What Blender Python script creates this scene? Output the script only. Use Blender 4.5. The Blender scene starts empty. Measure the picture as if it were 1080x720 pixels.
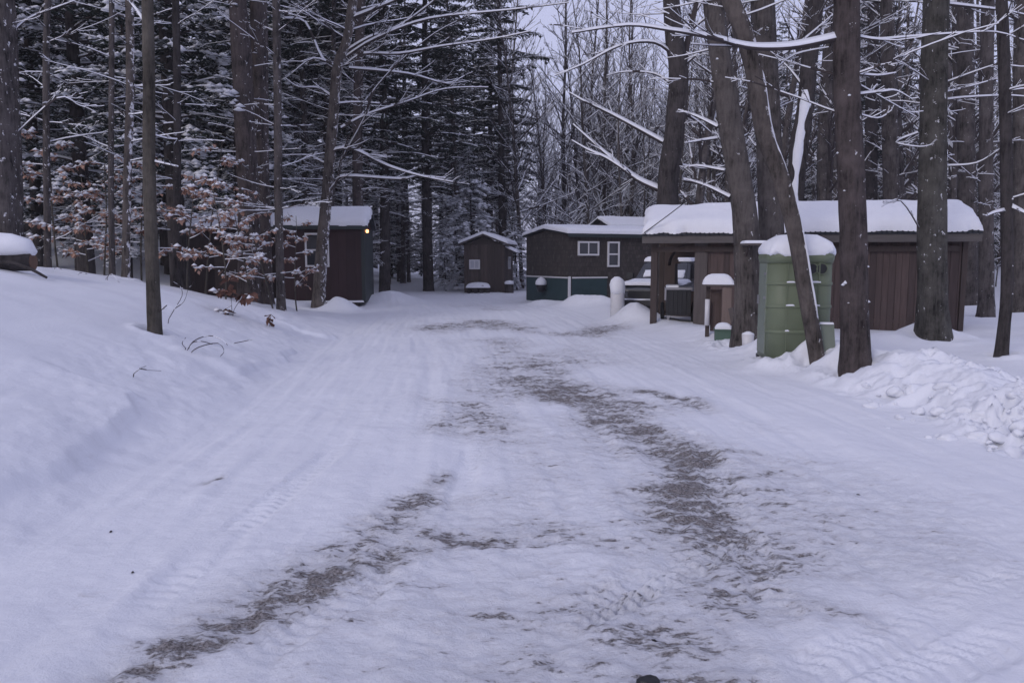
import bpy, bmesh, math, random
import numpy as np
from mathutils import Vector, Matrix
R = math.radians
rnd = random.Random(11)
C = bpy.context.scene.collection
scene = bpy.context.scene

# ------------------------------------------------------------------ camera
F = 800.0            # focal length in photo pixels (photo 1080 x 720)
PITCH = math.atan((360-274)/F)
CAMZ = 1.6
cd = bpy.data.cameras.new('camera'); cam = bpy.data.objects.new('camera', cd); C.objects.link(cam)
cam.location = (0,0,CAMZ); cam.rotation_euler = (math.pi/2-PITCH,0,0)
cd.sensor_width = 36; cd.lens = 36*F/1080; cd.clip_end = 1000; cd.clip_start = .05
scene.camera = cam
def ray(px, py):
    u = (px-540)/F; v = -(py-360)/F
    return Vector((u, math.cos(PITCH)+v*math.sin(PITCH), -math.sin(PITCH)+v*math.cos(PITCH)))
def at(px, py, Y):
    d = ray(px,py); t = Y/d.y
    return Vector((d.x*t, Y, CAMZ+d.z*t))

# ------------------------------------------------------------------ noise + terrain
def _h(i, j, s):
    n = (i*374761393 + j*668265263 + s*1274126177) & 0x7fffffff
    n = ((n ^ (n >> 13))*1274126177) & 0x7fffffff
    n = n ^ (n >> 16)
    return (n & 0xffff)/65535.0
def vn(x, y, s=0):
    x = np.asarray(x,float); y = np.asarray(y,float)
    i = np.floor(x).astype(np.int64); j = np.floor(y).astype(np.int64)
    f = x-i; g = y-j; f = f*f*f*(f*(f*6-15)+10); g = g*g*g*(g*(g*6-15)+10)
    return (_h(i,j,s)*(1-f)+_h(i+1,j,s)*f)*(1-g)+(_h(i,j+1,s)*(1-f)+_h(i+1,j+1,s)*f)*g
def fbm(x, y, s=0, o=4):
    a = .5; t = 0.
    for k in range(o):
        t = t+a*(vn(x,y,s+k*17)-.5); x = x*2.03+3.1; y = y*2.03-1.7; a *= .5
    return t
def sst(a, b, x):
    t = np.clip((np.asarray(x,float)-a)/(b-a),0,1); return t*t*(3-2*t)
XLY = ([-40,0,4,23,30,37,60],[-2.3,-2.45,-2.65,-4.25,-5.2,-7.0,-16])
XRY = ([-40,0,8,13,17,24,29,33,37,60],[4.4,4.2,3.95,3.4,2.7,1.9,0.5,-1.4,-3.0,-10])
def xl(y): return np.interp(y, *XLY)
def xr(y): return np.interp(y, *XRY)
MOUNDS = [(3.0,18.9,.44,.5,.7),(-4.6,28.5,.45,1.0,1.6),(-5.3,23.4,.42,.55,.5),(1.1,27.0,.20,.6,.5),(2.2,25.9,.30,.55,.5),(3.0,25.6,.22,.5,.5),
          (4.3,15.2,.10,.6,.6),(7.9,14.3,.38,.45,.45),(6.9,14.1,.14,1.0,.5),(4.2,12.3,.10,.6,.5),(5.5,9.1,.12,.9,.35),(4.85,11.2,.16,.4,.4),(-7.5,24.2,.3,1.6,1.0)]
def zfun(x, y, detail=True):
    x = np.asarray(x,float); y = np.asarray(y,float)
    wob = .35*fbm(x*.25+7, y*.25, 3, 3) if detail else 0
    el = xl(y)+wob*1.4-x
    fac = 1-.93*sst(13,25,y); fac = fac*(.75+.25*sst(-6,4,y))
    e = np.clip(el,0,None)
    z = 1.7*(1-np.exp(-(e/3.0)**1.3))*fac
    z = z + 3.6*sst(8,28,-x)*sst(20,42,y)
    er = x-(xr(y)+wob*1.2)
    f2 = .35+.65*(1-sst(10.5,14,y)); f2 = f2*(1-sst(20,28,y))
    z = z + .30*np.exp(-((er-.95)/.62)**2)*f2*(1-.55*sst(5.2,7.8,x)*0) + .13*sst(0,1.3,er)*(1-sst(26,34,y))
    z = z + 1.2*sst(9,30,x)*sst(20,45,y)
    for mx,my,h,sx,sy in MOUNDS:
        z = z + h*np.exp(-((x-mx)/sx)**2-((y-my)/sy)**2)
    if detail:
        off = sst(-.1,.8,el)+sst(-.1,.8,er)
        z = z + .22*off*fbm(x*.35,y*.35,5,3) + .035*fbm(x*1.1,y*1.1,9,3)*(1+off)
    return z
def zs(x, y): return float(zfun(np.array([x]),np.array([y]))[0])
def hit(px, py):
    d = ray(px,py)
    Y = np.arange(2.0,90,.02); t = Y/d.y
    zz = CAMZ+d.z*t-zfun(d.x*t, Y)
    k = np.argmax(zz<0) if (zz<0).any() else len(Y)-1
    return Vector((d.x*t[k], Y[k], CAMZ+d.z*t[k]))

# ------------------------------------------------------------------ materials
def newmat(name):
    m = bpy.data.materials.new(name); m.use_nodes = True
    nt = m.node_tree; b = nt.nodes['Principled BSDF']
    return m, nt, b
def node(nt, t, **kw):
    n = nt.nodes.new(t)
    for k,v in kw.items():
        if k.startswith('i_'):
            n.inputs[k[2:].replace('_',' ')].default_value = v
        else: setattr(n,k,v)
    return n
def ramp(nt, src, p0, p1, c0=(0,0,0,1), c1=(1,1,1,1)):
    r = node(nt,'ShaderNodeValToRGB'); r.color_ramp.elements[0].position = p0; r.color_ramp.elements[1].position = p1
    r.color_ramp.elements[0].color = c0; r.color_ramp.elements[1].color = c1
    nt.links.new(src, r.inputs[0]); return r
def mixc(nt, fac, a, b):
    m = node(nt,'ShaderNodeMix', data_type='RGBA')
    for k,v in ((0,fac),(6,a),(7,b)):
        if hasattr(v,'is_linked') or isinstance(v,bpy.types.NodeSocket): nt.links.new(v,m.inputs[k])
        else: m.inputs[k].default_value = v if k==0 else (*v,1)
    return m.outputs[2]
def tex(nt, scale=(1,1,1), coord='Object'):
    tc = node(nt,'ShaderNodeTexCoord'); mp = node(nt,'ShaderNodeMapping'); mp.inputs['Scale'].default_value = scale
    nt.links.new(tc.outputs[coord], mp.inputs[0]); return mp.outputs[0]
def noise(nt, vec, scale, detail=4, rough=.55):
    n = node(nt,'ShaderNodeTexNoise'); n.inputs['Scale'].default_value = scale; n.inputs['Detail'].default_value = detail; n.inputs['Roughness'].default_value = rough
    nt.links.new(vec, n.inputs['Vector']); return n.outputs['Fac']
def bump(nt, b, src, strength, dist):
    bp = node(nt,'ShaderNodeBump'); bp.inputs['Strength'].default_value = strength; bp.inputs['Distance'].default_value = dist
    nt.links.new(src, bp.inputs['Height']); nt.links.new(bp.outputs[0], b.inputs['Normal']); return bp
SNOWC = (.80,.80,.84)
def mat_snow():
    m,nt,b = newmat('snow'); v = tex(nt)
    n = noise(nt,v,9,6,.65)
    nt.links.new(mixc(nt,n,(.73,.75,.81),(.82,.84,.885)), b.inputs['Base Color'])
    b.inputs['Roughness'].default_value = .7; b.inputs['Specular IOR Level'].default_value = .25
    bump(nt,b,noise(nt,v,45,5,.7),.35,.02)
    return m
def mat_plain(name, col, rough=.6, var=.25, scale=6, metal=0, stretch=(1,1,1), bmp=0, spec=.4, island=0):
    m,nt,b = newmat(name); v = tex(nt,stretch)
    n = noise(nt,v,scale,5,.6)
    c = mixc(nt,n,tuple(x*(1-var) for x in col),tuple(min(1,x*(1+var)) for x in col))
    if island:
        g = node(nt,'ShaderNodeNewGeometry')
        mm = node(nt,'ShaderNodeMix',data_type='RGBA',blend_type='MULTIPLY'); mm.inputs[0].default_value = 1
        r = ramp(nt,g.outputs['Random Per Island'],0,1,(1-island,1-island,1-island*.9,1),(1+island*.6,1+island*.5,1+island*.5,1))
        nt.links.new(c,mm.inputs[6]); nt.links.new(r.outputs[0],mm.inputs[7]); c = mm.outputs[2]
    nt.links.new(c,b.inputs['Base Color'])
    b.inputs['Roughness'].default_value = rough; b.inputs['Metallic'].default_value = metal; b.inputs['Specular IOR Level'].default_value = spec
    if bmp: bump(nt,b,n,.6,bmp)
    return m
def mat_bark(name, dark, light, fleck=.0, scale=21, side=0., lichen=0.):
    """furrowed bark, optionally with snow stuck on it in flecks (more on one side)"""
    m,nt,b = newmat(name)
    v = tex(nt,(1,1,.13)); v2 = tex(nt,(1,1,.75))
    n = noise(nt,v,scale,7,.75); n2 = noise(nt,v2,3.0,5,.7)
    oi = node(nt,'ShaderNodeObjectInfo')
    r = ramp(nt,n,.41,.57)
    c = mixc(nt,r.outputs[0],dark,light)
    hv = node(nt,'ShaderNodeHueSaturation')
    mr = node(nt,'ShaderNodeMapRange'); mr.inputs[3].default_value=.52; mr.inputs[4].default_value=.92
    nt.links.new(oi.outputs['Random'],mr.inputs[0]); nt.links.new(mr.outputs[0],hv.inputs['Value']); nt.links.new(c,hv.inputs['Color'])
    c = hv.outputs[0]
    r2 = ramp(nt,n2,.35,.7); c = mixc(nt,r2.outputs[0],c,tuple(x*1.25 for x in light)) if lichen==0 else mixc(nt,r2.outputs[0],c,(light[0]*1.15+lichen*.12,light[1]*1.15+lichen*.16,light[2]*1.15+lichen*.13))
    if fleck>0:
        f = noise(nt,v2,11,5,.7)
        g = node(nt,'ShaderNodeNewGeometry'); sp = node(nt,'ShaderNodeSeparateXYZ'); nt.links.new(g.outputs['Normal'],sp.inputs[0])
        ma = node(nt,'ShaderNodeMath',operation='MULTIPLY_ADD'); nt.links.new(sp.outputs['X'],ma.inputs[0]); ma.inputs[1].default_value = side; nt.links.new(f,ma.inputs[2])
        fr = ramp(nt,ma.outputs[0],.72-fleck*.16,.75-fleck*.16)
        c = mixc(nt,fr.outputs[0],c,SNOWC)
    nt.links.new(c,b.inputs['Base Color']); b.inputs['Roughness'].default_value=.9; b.inputs['Specular IOR Level'].default_value=.15
    bump(nt,b,n,1.,.06)
    return m
M = {}
M['snow'] = mat_snow()
M['bark'] = mat_bark('bark_grey',(.020,.018,.018),(.125,.111,.105),.38)
M['bark_fleck'] = mat_bark('bark_flecked',(.018,.016,.017),(.115,.102,.100),.45,side=.05)
M['bark_red'] = mat_bark('bark_reddish',(.016,.014,.015),(.100,.083,.081),.36,side=.06)
M['bark_side'] = mat_bark('bark_snow_sided',(.022,.019,.019),(.135,.117,.108),.3,side=.16)
M['bark_olive'] = mat_bark('bark_olive',(.050,.045,.040),(.120,.108,.093),.10)
M['bark_dark'] = mat_bark('bark_dark',(.014,.013,.014),(.072,.064,.064),.2)
M['bark_lichen'] = mat_bark('bark_lichened',(.020,.019,.018),(.115,.108,.098),.5,lichen=.05)
M['twig'] = mat_plain('twig_bark',(.060,.051,.052),.9,.3,5,spec=.15)
M['needle'] = mat_plain('needles',(.034,.045,.038),.7,.45,4,spec=.2)
M['leaf'] = mat_plain('dry_beech_leaf',(.40,.25,.19),.75,.45,5,spec=.2)
M['leaf_dark'] = mat_plain('dry_brown_leaf',(.12,.06,.045),.75,.4,5,spec=.2)
M['red_wall'] = mat_plain('dark_red_siding',(.036,.019,.021),.75,.35,7,stretch=(3,3,.3),bmp=.004,island=.25)
M['green_trim'] = mat_plain('dark_green_trim',(.024,.034,.036),.6,.2,8)
M['old_board'] = mat_plain('weathered_red_board',(.074,.054,.050),.85,.55,9,stretch=(2.5,2.5,.22),bmp=.006,island=.35)
M['grey_board'] = mat_plain('grey_board',(.090,.078,.075),.85,.4,9,stretch=(2.5,2.5,.22),bmp=.006,island=.25)
M['post'] = mat_plain('old_post',(.055,.042,.039),.85,.4,9,stretch=(2.5,2.5,.22),bmp=.006)
M['fascia'] = mat_plain('fascia_board',(.095,.086,.084),.8,.3,9,stretch=(.3,2,2),bmp=.003)
M['metal_roof'] = mat_plain('dark_metal_roof',(.030,.034,.040),.45,.3,9,metal=.4)
M['black_board'] = mat_plain('dark_old_board',(.026,.018,.019),.85,.35,7,stretch=(3,3,.3),bmp=.004,island=.25)
M['hut_board'] = mat_plain('warm_grey_board',(.076,.062,.056),.85,.4,9,stretch=(2.5,2.5,.22),bmp=.006,island=.3)
M['shingle'] = None
M['skirt'] = mat_plain('green_skirting',(.022,.048,.054),.6,.3,3,bmp=.003)
M['white'] = mat_plain('white_paint',(.62,.62,.64),.5,.1,10)
M['glass'] = mat_plain('window_glass',(.022,.025,.03),.08,.3,2,spec=.7)
M['curtain'] = mat_plain('curtain',(.45,.46,.5),.8,.2,12)
M['toilet'] = mat_plain('green_plastic',(.132,.160,.104),.5,.16,3,spec=.35,bmp=.004)
M['toilet_pale'] = mat_plain('pale_green_plastic',(.165,.195,.160),.5,.16,3,spec=.35)
M['black'] = mat_plain('black_plastic',(.016,.017,.02),.5,.3,6)
M['dark_paint'] = mat_plain('dark_truck_paint',(.020,.023,.030),.3,.2,4,spec=.6)
M['rubber'] = mat_plain('tyre_rubber',(.02,.02,.021),.85,.3,8)
M['steel'] = mat_plain('steel',(.30,.30,.32),.4,.2,8,metal=.7)
M['tan_wood'] = mat_plain('tan_wood',(.17,.13,.115),.8,.3,9,stretch=(2.5,2.5,.3),bmp=.004)
M['plywood'] = mat_plain('brown_plywood',(.075,.056,.052),.85,.35,4,stretch=(1,1,.4))
M['green_box'] = mat_plain('green_box',(.07,.125,.095),.6,.2,5)
M['log_end'] = mat_plain('cut_wood',(.12,.07,.05),.9,.3,6)
def mat_shingle():
    m,nt,b = newmat('brown_shingle_siding')
    tc = node(nt,'ShaderNodeTexCoord'); sp = node(nt,'ShaderNodeSeparateXYZ'); nt.links.new(tc.outputs['Object'],sp.inputs[0])
    ad = node(nt,'ShaderNodeMath',operation='ADD'); nt.links.new(sp.outputs[0],ad.inputs[0]); nt.links.new(sp.outputs[1],ad.inputs[1])
    cb = node(nt,'ShaderNodeCombineXYZ'); nt.links.new(ad.outputs[0],cb.inputs[0]); nt.links.new(sp.outputs[2],cb.inputs[1])
    br = node(nt,'ShaderNodeTexBrick'); nt.links.new(cb.outputs[0],br.inputs['Vector'])
    br.inputs['Scale'].default_value=1; br.inputs['Brick Width'].default_value=.11; br.inputs['Row Height'].default_value=.15; br.inputs['Mortar Size'].default_value=.006
    br.inputs['Color1'].default_value=(.032,.027,.026,1); br.inputs['Color2'].default_value=(.056,.047,.044,1); br.inputs['Mortar'].default_value=(.018,.015,.015,1)
    n = noise(nt,tc.outputs['Object'],5,5,.7); r = ramp(nt,n,.56,.72)
    nt.links.new(mixc(nt,r.outputs[0],br.outputs[0],(.10,.095,.088)),b.inputs['Base Color'])
    b.inputs['Roughness'].default_value=.85
    bump(nt,b,br.outputs['Fac'],-.6,.01)
    return m
M['shingle'] = mat_shingle()
m,nt,b = newmat('lamp_glow'); b.inputs['Emission Color'].default_value=(1,.42,.16,1); b.inputs['Emission Strength'].default_value=4.5; b.inputs['Base Color'].default_value=(.8,.5,.3,1); M['lamp']=m
def mat_ground():
    m,nt,b = newmat('snow_ground')
    v = tex(nt)
    at_ = node(nt,'ShaderNodeAttribute'); at_.attribute_name='dirt'
    dirt = at_.outputs['Fac']
    vs = tex(nt,(.8,1.7,1.0))
    n1 = noise(nt,vs,2.2,7,.74); n2 = noise(nt,vs,13,6,.7); n3 = noise(nt,v,70,4,.7)
    def mad(x, k, y):
        q = node(nt,'ShaderNodeMath',operation='MULTIPLY_ADD'); nt.links.new(x,q.inputs[0]); q.inputs[1].default_value = k
        if isinstance(y,float): q.inputs[2].default_value = y
        else: nt.links.new(y,q.inputs[2])
        return q.outputs[0]
    n4 = noise(nt,vs,34,4,.7)
    t_ = mad(dirt,.80,mad(n1,2.0,mad(n2,1.7,mad(n4,.9,-2.3-.28))))
    msk = ramp(nt,t_,.42,.64)
    thinm = ramp(nt,t_,-.05,.5)
    snowc = mixc(nt,noise(nt,v,1.3,6,.65),(.71,.73,.79),(.81,.83,.875))
    thin = node(nt,'ShaderNodeMath',operation='MULTIPLY'); nt.links.new(thinm.outputs[0],thin.inputs[0]); thin.inputs[1].default_value=.42
    packed = mixc(nt,thin.outputs[0],snowc,(.46,.44,.46))
    dc = mixc(nt,ramp(nt,n3,.36,.62).outputs[0],(.075,.066,.064),(.40,.375,.375))
    c = mixc(nt,msk.outputs[0],packed,dc)
    nt.links.new(c,b.inputs['Base Color'])
    b.inputs['Roughness'].default_value=.72; b.inputs['Specular IOR Level'].default_value=.22
    mu = node(nt,'ShaderNodeMath',operation='MULTIPLY_ADD'); nt.links.new(msk.outputs[0],mu.inputs[0]); mu.inputs[1].default_value=-.5
    nm = noise(nt,v,28,7,.75); am = node(nt,'ShaderNodeMath',operation='MULTIPLY_ADD'); nt.links.new(dirt,am.inputs[0]); am.inputs[1].default_value=.9; am.inputs[2].default_value=.28
    nq = node(nt,'ShaderNodeMath',operation='MULTIPLY'); nt.links.new(nm,nq.inputs[0]); nt.links.new(am.outputs[0],nq.inputs[1]); nt.links.new(nq.outputs[0],mu.inputs[2])
    bump(nt,b,mu.outputs[0],.8,.04)
    return m
M['ground'] = mat_ground()

# ------------------------------------------------------------------ mesh building
class MB:
    def __init__(s): s.v=[]; s.l=[]; s.n=[]; s.m=[]; s.s=[]
    def face(s, idx, mat=0, sm=True): s.l.extend(idx); s.n.append(len(idx)); s.m.append(mat); s.s.append(sm)
    def add(s, pts): k=len(s.v); s.v.extend(pts); return k
    def box(s, c, d, mat=0, rot=None):
        k = len(s.v)
        for z in (-.5,.5):
            for x,y in ((-.5,-.5),(.5,-.5),(.5,.5),(-.5,.5)):
                p = Vector((x*d[0],y*d[1],z*d[2]))
                if rot is not None: p = rot@p
                s.v.append((p.x+c[0],p.y+c[1],p.z+c[2]))
        for f in ((3,2,1,0),(4,5,6,7),(0,1,5,4),(1,2,6,5),(2,3,7,6),(3,0,4,7)): s.face([k+i for i in f],mat,False)
    def bx(s, x0,x1,y0,y1,z0,z1,mat=0): s.box(((x0+x1)/2,(y0+y1)/2,(z0+z1)/2),(x1-x0,y1-y0,z1-z0),mat)
    def bar(s, a, b, w, h, mat=0):
        a=Vector(a); b=Vector(b); d=b-a; L=d.length
        q = d.to_track_quat('X','Z').to_matrix()
        s.box((a+b)/2,(L,w,h),mat,q)
    def tube(s, pts, rad, n=8, mat=0, cap=True, jit=None):
        pts=[Vector(p) for p in pts]; k0=len(s.v); N=len(pts)
        if not hasattr(rad,'__len__'): rad=[rad]*N
        d=(pts[1]-pts[0]).normalized(); ref=Vector((1,0,0)) if abs(d.x)<.8 else Vector((0,1,0))
        for i,p in enumerate(pts):
            d=(pts[min(i+1,N-1)]-pts[max(i-1,0)]).normalized()
            a=(ref-d*ref.dot(d)).normalized(); b=d.cross(a); ref=a
            for j in range(n):
                t=2*math.pi*j/n; r=rad[i]*(jit(i,j) if jit else 1)
                q=p+(a*math.cos(t)+b*math.sin(t))*r; s.v.append((q.x,q.y,q.z))
        for i in range(N-1):
            for j in range(n):
                j2=(j+1)%n; s.face((k0+i*n+j,k0+i*n+j2,k0+(i+1)*n+j2,k0+(i+1)*n+j),mat)
        if cap:
            s.face([k0+j for j in range(n)][::-1],mat,False); s.face([k0+(N-1)*n+j for j in range(n)],mat,False)
    def twig(s, pts, rad, snow=1., ms=1, mb=0, rng=rnd):
        """branch of diamond section, lower faces bark, upper faces a ridge of snow"""
        N=len(pts); k0=len(s.v); st=[]
        for i in range(N):
            p=pts[i]; d=(pts[min(i+1,N-1)]-pts[max(i-1,0)])
            L=d.length or 1e-6; d=d/L
            hor=math.sqrt(d.x*d.x+d.y*d.y)
            if hor<1e-3: sd=Vector((1,0,0)); hor=0.
            else: sd=Vector((d.y/hor,-d.x/hor,0))
            up=sd.cross(d); r=rad[i]
            sn=snow*hor**1.5
            h=r+sn*(.55*r+.009)
            for q in (p-up*r, p+sd*r, p+up*h, p-sd*r): s.v.append((q.x,q.y,q.z))
            st.append(hor>.42 and snow>0 and rng.random()<.25+.72*min(1,snow))
        for i in range(N-1):
            a=k0+4*i; b=a+4; t=ms if st[i] else mb
            s.face((a,b,b+1,a+1),mb); s.face((a+1,b+1,b+2,a+2),t); s.face((a+2,b+2,b+3,a+3),t); s.face((a+3,b+3,b,a),mb)
    def blob(s, c, r, mat=1, rng=rnd):
        k=len(s.v); j=lambda: .75+.5*rng.random()
        x,y,z=c; rx,ry,rz=r
        s.v.extend([(x,y,z+rz*j()),(x,y,z-rz*.35)]+[(x+rx*j()*math.cos(t),y+ry*j()*math.sin(t),z) for t in (0,1.257,2.513,3.77,5.027)])
        for i in range(5):
            a=k+2+i; b=k+2+(i+1)%5
            s.face((k,a,b),mat); s.face((k+1,b,a),mat)
    def mesh(s, name, mats):
        me=bpy.data.meshes.new(name); nv=len(s.v); nl=len(s.l); nf=len(s.n)
        me.vertices.add(nv); me.loops.add(nl); me.polygons.add(nf)
        me.vertices.foreach_set('co',np.asarray(s.v,dtype=np.float32).ravel())
        me.loops.foreach_set('vertex_index',np.asarray(s.l,dtype=np.int32))
        n=np.asarray(s.n,dtype=np.int32); me.polygons.foreach_set('loop_start',np.concatenate(([0],np.cumsum(n)[:-1])).astype(np.int32))
        me.polygons.foreach_set('material_index',np.asarray(s.m,dtype=np.int32)); me.polygons.foreach_set('use_smooth',np.asarray(s.s,dtype=bool))
        for mm in mats: me.materials.append(mm)
        me.update(calc_edges=True); me.validate()
        return me
    def build(s, name, mats, parent=None, bevel=0):
        if not isinstance(mats,(list,tuple)): mats=[mats]
        me=s.mesh(name,mats)
        if bevel:
            bm=bmesh.new(); bm.from_mesh(me)
            bmesh.ops.bevel(bm,geom=bm.edges[:],offset=bevel,segments=2,affect='EDGES',clamp_overlap=True,profile=.6)
            bm.to_mesh(me); bm.free()
        o=bpy.data.objects.new(name,me); C.objects.link(o)
        if parent: o.parent=parent
        return o
def empty(name, loc, rz=0, label=None, cat=None, group=None):
    o=bpy.data.objects.new(name,None); C.objects.link(o); o.location=loc; o.rotation_euler=(0,0,rz); o.empty_display_size=.2
    tag(o,label,cat,group); return o
def tag(o, label=None, cat=None, group=None, kind=None):
    if label: o['label']=label
    if cat: o['category']=cat
    if group: o['group']=group
    if kind: o['kind']=kind
    return o
def copy_tree(o, loc, rz=0, sc=1, label=None, group=None):
    c=o.copy(); C.objects.link(c); c.location=loc; c.rotation_euler=(0,0,rz); c.scale=(sc,sc,sc)
    if label: c['label']=label
    if group: c['group']=group
    for ch in list(o.children):
        d=ch.copy(); C.objects.link(d); d.parent=c
    return c
def snow_slab(name, P0, U, V, thick, parent=None, seed=0, over=.03, dome=0, nu=0, nv=0, rag=.03, lump=.12):
    P0=Vector(P0); U=Vector(U); V=Vector(V); lu=U.length; lv=V.length
    P0=P0-U/lu*over-V/lv*over; U=U*(1+2*over/lu); V=V*(1+2*over/lv); lu+=2*over; lv+=2*over
    nu=nu or max(10,min(90,int(lu/.07))); nv=nv or max(10,min(50,int(lv/.07)))
    def spread(n,L):
        e=min(.3,thick*1.0/L); a=[e*(1-math.cos(math.pi/2*i/4)) for i in range(5)]
        mid=[e+(1-2*e)*i/(n-8) for i in range(1,n-8)]
        return a+mid+[1-x for x in a[::-1]]
    us=spread(max(nu,12),lu); vs=spread(max(nv,12),lv); mb=MB(); nu=len(us); nv=len(vs)
    uu,vv=np.meshgrid(us,vs,indexing='ij')
    de=np.minimum(np.minimum(uu*lu,(1-uu)*lu),np.minimum(vv*lv,(1-vv)*lv)); t=np.clip(de/(thick*.95),0,1)
    h=thick*np.sqrt(1-(1-t)**2)*(1+lump*2*fbm(uu*lu*1.3+seed,vv*lv*1.3,seed,3))+dome*(1-(2*uu-1)**2)*(1-(2*vv-1)**2)
    ns=fbm(uu*lu*4+seed*3,vv*lv*4,seed+5,3)*rag*2*(1-t)
    for i in range(nu):
        for j in range(nv):
            p=P0+U*us[i]+V*vs[j]; w=float(ns[i,j])
            q=p-(U/lu*(1 if us[i]<.5 else -1)*w*(abs(us[i]-.5)>.45)+V/lv*(1 if vs[j]<.5 else -1)*w*(abs(vs[j]-.5)>.4))
            mb.v.append((q.x,q.y,q.z+float(h[i,j])+.004))
    for i in range(nu-1):
        for j in range(nv-1):
            a=i*nv+j; mb.face((a,a+nv,a+nv+1,a+1))
    return mb.build(name,M['snow'],parent)

# ------------------------------------------------------------------ trees
def wander(a, d, L, n, curve=0., wob=.12, droop=0., rng=rnd):
    pts=[Vector(a)]; d=Vector(d).normalized(); st=L/n
    for i in range(n):
        d=(d+Vector((rng.uniform(-1,1),rng.uniform(-1,1),rng.uniform(-1,1)))*wob+Vector((0,0,curve-droop*(i/n)))).normalized()
        pts.append(pts[-1]+d*st)
    return pts
def lerp_pts(pts, t):
    k=t*(len(pts)-1); i=min(int(k),len(pts)-2); f=k-i; return pts[i].lerp(pts[i+1],f), (pts[i+1]-pts[i]).normalized()
def trunk_mesh(mb, pts, rads, n, rng, mat=0):
    ph=[rng.uniform(0,6.28) for _ in range(3)]
    mb.tube(pts,rads,n,mat,True,lambda i,j: 1+.06*math.sin(3*6.283*j/n+ph[0]+i*.3)+.04*math.sin(5*6.283*j/n+ph[1]-i*.5)+rng.uniform(-.03,.03))
def sidetwigs(mb, pts, r0, rng, n, L, snow, minr=.006, lev=1, spread=.9, up=.15):
    for _ in range(n):
        t=rng.uniform(.15,.98); p,d=lerp_pts(pts,t)
        sd=Vector((rng.uniform(-1,1),rng.uniform(-1,1),rng.uniform(-.5,.8)))
        dd=(d+sd*spread+Vector((0,0,up))).normalized()
        l=L*rng.uniform(.4,1)*(1.1-.6*t); q=wander(p,dd,l,3,up*.25,.14,0,rng)
        r=max(minr,r0*(1-t)*.5); mb.twig(q,[r,r*.8,r*.65,r*.45],snow,rng=rng)
        if lev>0: sidetwigs(mb,q,r,rng,rng.randint(2,4),l*.5,snow,minr*.85,lev-1,spread,up)
def bare_tree(seed, H, r0, cb, nb, blen=.35, snow=1., lev=1, minr=.008, n=8, fork=False):
    rng=random.Random(seed); tm=MB(); bm_=MB()
    pts=[Vector((0,0,-.4)),Vector((0,0,.25))]; d=Vector((rng.uniform(-.06,.06),rng.uniform(-.06,.06),1)); N=11
    for i in range(N):
        d=(d+Vector((rng.uniform(-1,1),rng.uniform(-1,1),0))*.06+Vector((0,0,.04))).normalized(); pts.append(pts[-1]+d*(H-.25)/N)
    rads=[r0*1.35,r0*1.08]+[r0*(1-.93*((i+1)/N)**1.1) for i in range(N)]
    trunk_mesh(tm,pts,rads,n,rng)
    for k in range(nb):
        t=cb+(1-cb)*((k+rng.random())/nb)**.9*.97; p,dd=lerp_pts(pts[1:],t)
        az=rng.uniform(0,6.283); el=rng.uniform(.15,1.0)+.3*t
        L=H*blen*(1.12-t)*rng.uniform(.6,1.25)+.5
        q=wander(p,(math.cos(az)*math.cos(el),math.sin(az)*math.cos(el),math.sin(el)),L,6,.035,.09,0,rng)
        r=max(.014,r0*(1-t)*.5); rr=[r*(1-.8*i/6)+.004 for i in range(7)]
        bm_.twig(q,rr,snow,rng=rng)
        sidetwigs(bm_,q,r,rng,int(5+L*1.6),L*.42,snow,minr,lev)
    return tm,bm_
def spray(mb, p, d, side, L, w, n, rng, mat=0, ms=1, snow=.3):
    """a flat needle spray: pointed fingers along a drooping branchlet, with pads of snow"""
    for k in range(n):
        t=(k+.5)/n; b=p+d*(L*t)+Vector((0,0,-.25*L*t*t))
        for sg in (-1,1):
            e=(d*.7+side*sg*rng.uniform(.6,1.1)+Vector((0,0,rng.uniform(-.45,.12)))).normalized()
            l=w*(1.15-t)*rng.uniform(.7,1.3); wd=d.cross(e).cross(e).normalized()*(l*.17+.006) if d.cross(e).length>1e-3 else side*.03
            tip=b+e*l; mid=b+e*l*.5
            sn=rng.random()<snow
            i=mb.add([tuple(b),tuple(mid+wd),tuple(tip),tuple(mid-wd)]); mb.face((i,i+1,i+2,i+3),mat,False)
            if sn:
                z=.012+rng.random()*.02; i=mb.add([(b.x,b.y,b.z+z*.3),(*(mid+wd*.8)[:2],mid.z+z),(tip.x,tip.y,tip.z+z*.3),(*(mid-wd*.8)[:2],mid.z+z)]); mb.face((i,i+1,i+2,i+3),ms,True)
                if rng.random()<.35: mb.blob((mid.x,mid.y,mid.z+z),(l*.32,l*.32,l*.2),ms,rng)
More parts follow.
